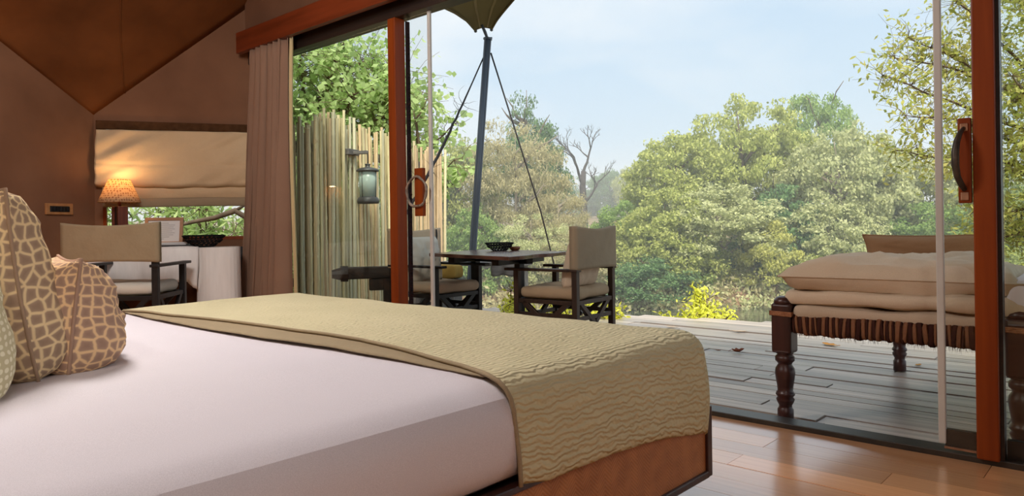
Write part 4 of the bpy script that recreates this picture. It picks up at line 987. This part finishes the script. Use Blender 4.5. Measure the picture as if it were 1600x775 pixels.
def leaf_cloud(seed, shape, n_cl, per, cr, lx, ly, spread=.9):
    """unit crown: leaf quads gathered in clumps; numpy for speed"""
    g = np.random.default_rng(seed); V = []; cs = []
    while len(cs) < n_cl:
        p = g.uniform(-1, 1, 3); p[2] = g.uniform(0, 1)
        if shape(p): cs.append(p)
    cs = np.array(cs)
    ctr = np.repeat(cs, per, 0); n = len(ctr)
    off = g.normal(size=(n, 3)); off /= np.linalg.norm(off, axis=1)[:, None]; off *= (g.random(n)**.45)[:, None]*np.repeat(g.uniform(.6, 1.25, n_cl), per)[:, None]
    off[:, 2] = off[:, 2]*.75 ; P = ctr + off*np.array([cr, cr, cr*.55])*np.array([1, 1, 1.0])
    nrm = off + g.normal(size=(n, 3))*spread + np.array([0, 0, .5]); nrm /= np.linalg.norm(nrm, axis=1)[:, None]
    t = np.cross(nrm, g.normal(size=(n, 3))); t /= np.linalg.norm(t, axis=1)[:, None]; b = np.cross(nrm, t)
    s = g.uniform(.7, 1.35, n)[:, None]; sc = np.array([1, 1, .75])
    a1 = t*lx*s*sc; b1 = b*ly*s*sc
    Q = np.stack([P-a1, P-b1*1., P+a1, P+b1], 1).reshape(-1, 3)
    return Q
def quads_mesh(name, Q, mat):
    me = bpy.data.meshes.new(name); n = len(Q)//4
    me.vertices.add(len(Q)); me.vertices.foreach_set('co', np.asarray(Q, dtype=np.float32).ravel())
    me.loops.add(n*4); me.loops.foreach_set('vertex_index', np.arange(n*4, dtype=np.int32))
    me.polygons.add(n); me.polygons.foreach_set('loop_start', np.arange(0, n*4, 4, dtype=np.int32)); me.polygons.foreach_set('loop_total', np.full(n, 4, dtype=np.int32))
    me.materials.append(mat); me.update(); me.validate(); return me
def ell(p): a = p[0]**2+p[1]**2+((p[2]-.5)/.5)**2; return .30 < a < 1
def dome(p): a = p[0]**2+p[1]**2+p[2]**2; return .35 < a < 1
def cone(p): r = math.hypot(p[0], p[1]); return r < 1.02-p[2]**1.15 and r > .45*(1-p[2])**1.3
def umbr(p):
    a = p[0]**2+p[1]**2+((p[2]-.5)/.5)**2; return .25 < a < 1 and p[2] > .42
def layers_(p): r = math.hypot(p[0], p[1]); lv = abs((p[2]*4.5) % 1 - .5) < .28; return lv and r < (.35+.65*math.sin(p[2]*2.6+.3)) and r > .2
SHP = {'round': (ell, 260, 105, .18, .025, .015), 'dome': (dome, 250, 105, .17, .025, .015), 'cone': (cone, 200, 95, .17, .024, .012), 'open': (umbr, 92, 120, .16, .022, .014), 'feather': (layers_, 200, 95, .20, .030, .008), 'bush': (dome, 120, 100, .25, .036, .018)}
def trunk_mesh(seed, z0):
    q = random.Random(seed); b = MB()
    main = [Vector((0, 0, -.08))]; 
    for k in range(6): main.append(Vector((main[-1].x+q.uniform(-.05, .05), main[-1].y+q.uniform(-.05, .05), .92*(k+1)/6)))
    b.tube(main, [.050, .042, .036, .030, .022, .014, .006], 7)
    for k in range(9):
        h = q.uniform(z0, .75); i = min(5, int(h/.92*6)); p = lerp(main[i], main[i+1], h/.92*6-i); a = q.random()*2*PI; L = q.uniform(.45, .95); pts = [p]
        for s in range(4): pts.append(pts[-1] + Vector((math.cos(a)*L/4, math.sin(a)*L/4, q.uniform(.01, .085)))); a += q.uniform(-.5, .5)
        b.tube(pts, [.018, .015, .011, .007, .003], 5)
    me = bpy.data.meshes.new('trunk'); me.from_pydata(b.v, [], b.f); me.shade_smooth(); me.materials.append(MT['bark']); return me
CR_, TK_ = {}, {}
for k, (fn, ncl, per, crr, lx, ly) in SHP.items():
    CR_[k] = [quads_mesh('foliage', leaf_cloud(hash(k) % 97 if False else sum(map(ord, k))+s, fn, ncl, per, crr, lx, ly), LM['green']) for s in range(2)]
    TK_[k] = [trunk_mesh(sum(map(ord, k))*3+s, .12 if k in ('bush', 'dome') else .3) for s in range(2)]
tn = [0]
def setmat(o, m): o.material_slots[0].link = 'OBJECT'; o.material_slots[0].material = m
def tree(shape, mat, bark, d, r, wd, top, label, cat='tree', low=.0, base=None, name=None):
    z = hgt(d, r) - .05 if base is None else base; H = top - z; i = tn[0] % 2; tn[0] += 1
    t = thing(name or {'bush': 'riverside_bush'}.get(shape, 'riverbank_tree'), label, cat, fr2(d, r, z), tn[0]*2.4)
    f = bpy.data.objects.new('foliage', CR_[shape][i]); C.objects.link(f); f.parent = t
    f.location = (0, 0, H*low); f.scale = (wd/2, wd/2, H*(1-low)); setmat(f, LM[mat]); f['kind'] = 'stuff'
    k = bpy.data.objects.new('trunk', TK_[shape][i]); C.objects.link(k); k.parent = t; k.scale = (min(wd/2, H*.5),)*2 + (H,); setmat(k, MT[bark]); return t
TREES = [
 ('cone', 'dark', 'bark', 53, 1.3, 6.6, 12.0, .30, 'tall dark crowned tree with a pointed top just right of the mast'),
 ('feather', 'tan', 'bark_pale', 47, .3, 6.8, 7.6, .12, 'feathery tan leaved tree below the pointed dark crown beside the mast'),
 ('feather', 'tan', 'bark_pale', 45.5, 2.9, 4.0, 3.6, .06, 'lower tan feathery tree behind the slanting right cable'),
 ('round', 'olive', 'bark', 49, -3.6, 6.0, 6.6, .15, 'pale olive round tree left of the mast, beyond the bamboo'),
 ('dome', 'green', 'bark', 44.5, -2.3, 5.0, 2.2, .0, 'low green tree behind the mast foot'),
 ('feather', 'pale', 'bark_pale', 44, 1.2, 5.4, 1.6, .0, 'sage feathery thicket tree above the outdoor table'),
 ('feather', 'tan', 'bark_pale', 43.2, 3.6, 4.8, .4, .0, 'dry tan thicket tree just left of the khaki chair back'),
 ('dome', 'green', 'bark', 50, 7.7, 5.2, 2.5, .0, 'small bright green tree right above the khaki chair back'),
 ('round', 'olive', 'bark', 51, 12.0, 8.4, 7.1, .15, 'olive tree at the left shoulder of the high tree mass'),
 ('dome', 'olive', 'bark', 45.5, 9.8, 7.6, 3.0, .02, 'broad olive tree low at the left of the tree mass'),
 ('dome', 'pale', 'bark_pale', 45.5, 13.4, 8.4, 3.4, .30, 'broad pale sage tree in the middle of the tree mass'),
 ('open', 'olive', 'bark', 50.5, 16.6, 9.6, 9.6, .12, 'tallest spreading olive tree with an open crown and visible limbs'),
 ('open', 'green', 'bark', 55, 23.6, 7.0, 10.9, .2, 'tall green tree crowning the tree mass on the right'),
 ('round', 'pale', 'bark_pale', 47.5, 22.2, 8.6, 7.0, .10, 'pale sandy green tree left of the near overhanging tree'),
 ('round', 'olive', 'bark', 52, 19.6, 7.6, 7.6, .10, 'olive tree between the two tallest crowns'),
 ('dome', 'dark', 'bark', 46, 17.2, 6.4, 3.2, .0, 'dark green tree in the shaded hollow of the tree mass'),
 ('bush', 'yellow', 'bark_pale', 43.2, 15.3, 4.0, 1.0, .1, 'bright yellowish bush low in front of the shaded hollow'),
 ('round', 'pale', 'bark_pale', 48.5, 26.4, 8.8, 5.6, .08, 'sage tree behind the tips of the near overhanging branches'),
 ('dome', 'pale', 'bark_pale', 44.5, 19.8, 7.4, 2.6, .0, 'sandy sage tree above the beige pillow'),
 ('dome', 'green', 'bark', 44, 25.6, 7.4, 1.9, .0, 'green tree low above the brown pillow'),
 ('dome', 'olive', 'bark', 46, 31.0, 8.2, 4.5, .0, 'olive tree seen between the white strip and the right red post'),
 ('round', 'green', 'bark', 45, 35.2, 8.4, 3.6, .0, 'green tree seen through the far right pane'),
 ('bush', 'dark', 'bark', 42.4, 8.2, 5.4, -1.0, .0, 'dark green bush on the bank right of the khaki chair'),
 ('bush', 'green', 'bark', 45.5, 11.2, 5.0, .2, .0, 'mid green bush on the bank under the broad pale tree'),
 ('bush', 'olive', 'bark', 42.2, 18.8, 5.6, -.9, .0, 'olive bush on the bank left of the beige pillow'),
 ('bush', 'pale', 'bark_pale', 42.6, 22.6, 5.4, -.6, .0, 'sage bush on the bank behind the beige pillow'),
 ('bush', 'olive', 'bark', 43, 27.5, 6.2, -.2, .0, 'olive bush on the bank behind the white door strip'),
 ('round', 'green', 'bark', 49, -7.4, 7.0, 5.4, .0, 'mid green tree beyond the bamboo, hidden mostly by the wooden post'),
 ('dome', 'olive', 'bark', 47, -11.5, 8.0, 4.0, .0, 'olive tree glimpsed through the gaps left of the wooden post'),
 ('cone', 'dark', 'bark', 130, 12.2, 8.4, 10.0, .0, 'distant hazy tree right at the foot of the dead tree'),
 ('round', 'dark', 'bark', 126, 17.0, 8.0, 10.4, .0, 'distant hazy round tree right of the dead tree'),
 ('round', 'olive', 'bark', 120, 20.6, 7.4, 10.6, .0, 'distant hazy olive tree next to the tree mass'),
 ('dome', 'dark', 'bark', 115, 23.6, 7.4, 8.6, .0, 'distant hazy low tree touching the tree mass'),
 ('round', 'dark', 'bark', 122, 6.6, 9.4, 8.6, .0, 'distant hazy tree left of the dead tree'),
]
for sh_n, mt_n, bk_n, d, r, wd, top, low, lab in TREES: tree(sh_n, mt_n, bk_n, d, r, wd, top, lab, 'bush' if sh_n == 'bush' else 'tree', low)
# undergrowth covering the far bank
g = np.random.default_rng(3)
def understory(n, mat, d0, d1, r0, r1, hmax, label, seed):
    g = np.random.default_rng(seed); Q = []
    for k in range(n):
        d, r = g.uniform(d0, d1), g.uniform(r0, r1); s = g.uniform(.5, 1.0); z = hgt(d, r)
        c = np.array(fr2(d, r, z)); m = 46
        off = g.normal(size=(m, 3))*np.array([.55, .55, .4])*s; off[:, 2] = np.abs(off[:, 2])*hmax; P = c + off
        t = g.normal(size=(m, 3)); t /= np.linalg.norm(t, axis=1)[:, None]; b = np.cross(t, g.normal(size=(m, 3))); b /= np.linalg.norm(b, axis=1)[:, None]
        l = g.uniform(.09, .2, m)[:, None]; Q.append(np.stack([P-t*l, P-b*l*.5, P+t*l, P+b*l*.5], 1).reshape(-1, 3))
    o = bpy.data.objects.new('undergrowth', quads_mesh('undergrowth', np.concatenate(Q), LM[mat])); C.objects.link(o); tag(o, label, 'undergrowth', kind='stuff')
understory(260, 'tan', 40.2, 45, -12, 16, 1.2, 'dry tan brush covering the left part of the far river bank', 1)
understory(230, 'pale', 40.2, 43.5, 4, 34, .8, 'grey green grass tufts along the waterline of the far bank', 2)
understory(320, 'olive', 44, 52, -14, 40, 2.0, 'olive undergrowth between the trunks of the far trees', 3)
understory(240, 'tan', 51, 60, -6, 14, 1.3, 'pale dry brush on the rise behind the dead tree', 4)

# river haze
m, t, out = new_mat('river_haze'); vs_ = N(t, 'ShaderNodeVolumeScatter', Density=.0044, Anisotropy=.2); vs_.inputs[0].default_value = (.93, .96, 1., 1); t.links.new(vs_.outputs[0], out.inputs['Volume'])
hz_b = MB(); hz_b.v = [tuple(fr2(d, r, z)) for r in (-150, 170) for d in (17, 230) for z in (-6, 15)]
hz_b.f = [(0, 1, 3, 2), (4, 6, 7, 5), (0, 4, 5, 1), (2, 3, 7, 6), (0, 2, 6, 4), (1, 5, 7, 3)]
struct(hz_b.build('haze', m))
# bare dead tree
q = random.Random(9); db = fr2(62, 6.26, 0); zb_ = hgt(62, 6.26) - .1
dt = thing('dead_tree', 'bare grey dead tree standing alone against the sky', 'tree', (db.x, db.y, zb_)); trunk_b, br_b = MB(), MB()
def limb(mb, p, d, L, r, dep):
    pts = [p]; n = 5
    for k in range(n): d = (d + Vector((q.uniform(-1, 1), q.uniform(-1, 1), q.uniform(-.7, .9)))*.23).normalized(); pts.append(pts[-1] + d*L/n)
    mb.tube(pts, [r*(1-.55*k/n) for k in range(n+1)], 6 if dep < 2 else 4, False)
    if dep < 5:
        for k in range(3 if dep else 3):
            i = n - k % 2 if k < 2 else n-2
            rv = Vector((q.uniform(-1, 1), q.uniform(-1, 1), q.uniform(-.1, .8))); limb(mb, pts[i], (d*.75 + rv*.75).normalized(), L*q.uniform(.48, .66), r*.55, dep+1)
Rv, Fv = R_, F_
tp0 = [Vector((0, 0, 0)), Vector((0, 0, 2.6)), R_*(-.1)+Vector((0, 0, 4.9)), R_*.0+Vector((0, 0, 6.2))]
trunk_b.tube(tp0, [.36, .30, .26, .22], 8); trunk_b.build('trunk', MT['bark_grey'], dt, True)
limb(br_b, tp0[2], (R_*-.22+Z_).normalized(), 2.9, .15, 1)
limb(br_b, tp0[3], (R_*.22+Z_).normalized(), 2.2, .13, 1)
limb(br_b, tp0[1]+Vector((0, 0, .8)), (R_*.75+Z_*.85).normalized(), 2.4, .13, 1)
br_b.build('bare_branches', MT['bark_grey'], dt, True)

# ------------------------------------------------------------------ near foliage
def leaf_me(name, L, W, mat, fold=.2):
    b = MB(); k = [(-.5, 0), (-.3, .34), (0, .5), (.28, .36), (.5, 0)]
    for x, y in k: b.v.append((x*L, 0, -.05*L*abs(x)))
    for x, y in k[1:4]: b.v.append((x*L, y*W, fold*W*y))
    for x, y in k[1:4]: b.v.append((x*L, -y*W, fold*W*y))
    b.f = [(0, 1, 5), (1, 2, 6, 5), (2, 3, 7, 6), (3, 4, 7), (0, 8, 1), (1, 8, 9, 2), (2, 9, 10, 3), (3, 10, 4)]
    me = bpy.data.meshes.new(name); me.from_pydata(b.v, [], b.f); me.shade_smooth(); me.materials.append(mat); return me, np.array(b.v), b.f
def rotm(q):
    return Matrix.Rotation(q.uniform(0, 2*PI), 3, 'Z') @ Matrix.Rotation(q.uniform(-1.2, 1.2), 3, 'X') @ Matrix.Rotation(q.uniform(-.9, .9), 3, 'Y')
def near_tree(name, label, base, limbs, L, W, mat, nper, singles, seed, bark='bark', spread=.28, cat='tree', leaf_name='leaf', trunk_r=.12, twigs=True, upb=0.):
    """limbs: list of polylines (world points); leaves scattered on twigs round them"""
    q = random.Random(seed); base = Vector(base); t = thing(name, label, cat, base); wood_b = MB(); spots = []
    for pl, r0 in limbs:
        pl = [Vector(p) for p in pl]; n = len(pl); pts = []
        for i in range(n-1):
            for k in range(4): pts.append(lerp(pl[i], pl[i+1], k/4) + Vector((q.uniform(-1, 1), q.uniform(-1, 1), q.uniform(-1, 1)))*.02)
        pts.append(pl[-1]); wood_b.tube([p-base for p in pts], [max(.004, r0*(1-.85*i/len(pts))) for i in range(len(pts))], 6, False)
        for i in range(len(pts)):
            fr_k = i/len(pts)
            if fr_k < .12: continue
            for m in range(nper):
                d = Vector((q.uniform(-1, 1), q.uniform(-1, 1), q.uniform(-.8, 1))).normalized(); ln = spread*q.uniform(.5, 1.3); tw_ = [pts[i]]
                for s in range(3): d = (d + Vector((q.uniform(-1, 1), q.uniform(-1, 1), q.uniform(-.8, .7)))*.5).normalized(); tw_.append(tw_[-1] + d*ln/3)
                if twigs: wood_b.tube([p-base for p in tw_], [.006, .0045, .003, .002], 3, False)
                for s in range(7): p = lerp(tw_[0], tw_[-1], q.uniform(.25, 1.05)); spots.append(p + Vector((q.uniform(-1, 1), q.uniform(-1, 1), q.uniform(-1, 1)))*L*.9)
    wood_b.build('branches', MT[bark], t, True)
    me, lv, lf = leaf_me(leaf_name, L, W, mat)
    spots.sort(key=lambda p: (p-Vector((0, 0, .9))).length)
    vis = spots
    if singles:
        step = max(1, len(vis)//(singles*2)); pick = vis[::step][:singles]; ids = set(id(p) for p in pick)
        for p in pick:
            o = bpy.data.objects.new(leaf_name, me); C.objects.link(o); o.parent = t; o.matrix_local = Matrix.Translation(p-base) @ rotm(q).to_4x4() @ Matrix.Scale(q.uniform(.75, 1.25), 4)
        spots = [p for p in spots if id(p) not in ids]
    # the rest of the leaves as one mesh (light quads)
    g = np.random.default_rng(seed); n = len(spots); P = np.array([tuple(p-base) for p in spots])
    nn = g.normal(size=(n, 3)) + np.array([0, 0, .6]); nn /= np.linalg.norm(nn, axis=1)[:, None]
    tt = np.cross(nn, g.normal(size=(n, 3))); tt /= np.linalg.norm(tt, axis=1)[:, None]; bb = np.cross(nn, tt); s = g.uniform(.7, 1.25, n)[:, None]
    Q = np.stack([P-tt*L/2*s, P-bb*W/2*s+tt*L*.05*s, P+tt*L/2*s, P+bb*W/2*s+tt*L*.05*s], 1).reshape(-1, 3)
    o = bpy.data.objects.new('foliage', quads_mesh('foliage', Q, mat)); C.objects.link(o); o.parent = t; o['kind'] = 'stuff'; return t
def P3(d, r, z): return fr2(d, r, z)
# left tree behind the fence: bright green heart leaves
q = random.Random(31); lim = []
trunk0 = P3(10.6, -3.2, -.5)
lim.append(([trunk0, P3(10.6, -3.1, 1.6), P3(10.4, -2.8, 2.6), P3(10.2, -2.4, 3.5)], .13))
for (r0, z0, r1, z1, d1) in [(-3.0, 1.8, -1.55, 2.25, 10.4), (-3.0, 2.0, -1.25, 2.65, 9.9), (-2.9, 2.3, -1.7, 3.1, 10.2), (-3.0, 1.7, -1.9, 1.9, 9.8), (-2.9, 2.5, -2.3, 3.5, 10.0), (-3.1, 2.2, -3.6, 2.9, 9.7), (-3.1, 2.0, -3.5, 2.3, 9.9), (-2.7, 2.8, -2.0, 3.4, 10.6), (-3.0, 1.5, -2.5, 2.1, 9.6), (-3.0, 2.5, -2.8, 3.3, 9.6), (-3.2, 1.6, -3.3, 1.75, 9.4), (-2.4, 2.1, -1.2, 2.0, 10.3), (-2.6, 2.4, -2.1, 2.7, 9.6), (-2.7, 2.1, -2.2, 2.3, 9.9), (-2.0, 2.35, -1.45, 2.9, 10.2)]:
    a = P3(10.5, r0, z0); b = P3(d1, r1, z1); lim.append(([a, lerp(a, b, .35) + Vector((0, 0, q.uniform(-.05, .12))), lerp(a, b, .7) + Vector((0, 0, q.uniform(-.1, .1))), b], .035))
near_tree('leafy_tree', 'bright green broad leaved tree rising behind the bamboo fence', trunk0, lim, .095, .08, LM['lime'], 8, 260, 41, spread=.66)
lim = [([P3(9.6, -1.5, -.4), P3(9.4, -1.35, 1.2), P3(9.3, -1.05, 1.9), P3(9.2, -.68, 2.25)], .03), ([P3(9.4, -1.3, 1.3), P3(9.2, -1.0, 1.6), P3(9.1, -.62, 1.78)], .02), ([P3(9.35, -1.2, 1.6), P3(9.2, -1.2, 2.3), P3(9.2, -1.02, 2.6)], .02), ([P3(9.35, -1.2, 1.3), P3(9.3, -.95, 1.35), P3(9.2, -.75, 1.45)], .015), ([P3(9.3, -1.2, 1.9), P3(9.25, -1.25, 2.4)], .02)]
near_tree('young_tree', 'airy young green tree between the wooden post and the mast', P3(9.6, -1.5, -.5), lim, .10, .085, LM['lime'], 2, 120, 43, spread=.26)
# right near tree: small yellow green leaves
q = random.Random(32); lim = []
tb0 = P3(13.4, 10.6, -2.0)
lim.append(([tb0, P3(13.4, 10.4, 2), P3(13.2, 10.2, 5), P3(13.0, 9.8, 7)], .20))
for (r0, z0, r1, z1, d1) in [(10.3, 2.2, 6.75, 3.55, 13.0), (10.3, 2.0, 6.95, 2.75, 12.6), (10.2, 2.6, 7.4, 4.3, 13.3), (10.2, 3.0, 8.0, 5.0, 13.0), (10.2, 1.4, 7.6, 1.9, 12.4), (10.2, 3.2, 8.6, 5.2, 12.4), (10.3, 1.0, 8.2, 1.1, 12.6), (10.4, 2.0, 8.4, 3.3, 12.0), (10.3, 2.6, 8.9, 4.4, 12.0), (10.4, 1.6, 8.7, 2.3, 12.0), (10.3, .6, 8.3, .55, 12.8), (10.4, 1.2, 9.0, 1.5, 11.8), (10.4, 3.0, 9.6, 4.6, 11.6), (10.5, 2.0, 9.7, 3.0, 11.4), (10.5, .9, 9.6, .9, 11.6), (10.2, 1.7, 7.0, 2.2, 13.1), (10.3, 2.8, 7.1, 3.9, 13.2), (10.4, .4, 9.2, .1, 12.0)]:
    a = P3(13.3, r0, z0); b = P3(d1, r1, z1); lim.append(([a, lerp(a, b, .35) + Vector((0, 0, q.uniform(.0, .2))), lerp(a, b, .7) + Vector((0, 0, q.uniform(-.05, .2))), b], .04))
near_tree('overhanging_tree', 'near tree with yellowing green leaves overhanging the deck on the right', tb0, lim, .125, .05, LM['autumn'], 10, 220, 47, spread=.62, bark='bark')
# shrubs outside the back window
wc = bw(.6, -2.2, 0); q = random.Random(33); lim = []
wb = bw(.4, -2.6, -.5)
lim.append(([wb, bw(.35, -2.5, .6), bw(.15, -2.3, 1.1), bw(-.3, -2.3, 1.45)], .05))
for k in range(22):
    s = q.uniform(-.5, 2.0); a = bw(s, -q.uniform(2.2, 3.0), -.3); b = bw(s+q.uniform(-.4, .4), -q.uniform(1.5, 2.6), q.uniform(.7, 1.6)); lim.append(([a, lerp(a, b, .5), b], .012))
near_tree('shrub', 'fresh green shrub with narrow leaves outside the back window', wb, lim, .13, .034, LM['lime'], 7, 150, 51, spread=.34, cat='shrub', bark='bark')
f = MB(); bp_ = [bw(.02, -1.25, .86), bw(.18, -1.2, 1.02), bw(.30, -1.2, 1.10), bw(.50, -1.25, 1.03), bw(.72, -1.3, .99), bw(1.0, -1.4, .92)]
bl_ = [Vector(p) for p in bp_]; f.tube(bl_, [.02, .026, .032, .026, .02, .012], 8); f.tube([bl_[2], bw(.2, -1.2, 1.16), bw(.05, -1.2, 1.3)], [.02, .014, .008], 6); f.tube([bl_[0], bw(-.05, -1.25, .7), bw(-.1, -1.3, -.5)], [.02, .025, .035], 6)
o = f.build('dead_branch', MT['bark'], None, True, loc=tuple(bw(-.1, -1.3, -.5))); tag(o, 'crooked brown branch crossing the view out of the back window', 'branch')
# yellow green plants growing up past the deck edge
def shrub(label, d, r, wd, top, seed, n=16, base=-.6):
    q = random.Random(seed); lim = []; b0 = P3(d, r, base)
    for k in range(n):
        a = (k+.5)/n-.5; e = P3(d+q.uniform(-.3, .3), r + a*wd + q.uniform(-.05, .05), top - abs(a)*.55*(top-base)*q.uniform(.3, 1.0) - (q.uniform(0, .12))); st = P3(d+q.uniform(-.1, .1), r+a*wd*.5, base)
        lim.append(([st, lerp(st, e, .6) + Vector((0, 0, .02)), e], .006))
    near_tree('golden_shrub', label, b0, lim, .062, .026, LM['gold'], 3, 60, seed, spread=.13, cat='shrub', twigs=True)
shrub('golden leaved shrub with one tall shoot at the deck edge left of the rope bed', 7.65, 1.98, .72, .02, 61, 18)
shrub('single upright golden shoot rising from the deck edge shrub', 7.6, 2.07, .10, .22, 62, 4)
shrub('golden shrub behind the legs of the khaki backed chair', 7.5, .75, .75, .14, 63, 16)
shrub('golden green shrub between the table leg and the khaki chair leg', 7.3, .02, .24, .22, 64, 7)
shrub('small golden sprout at the deck edge right of the khaki chair', 7.6, 1.22, .22, -.10, 65, 7)
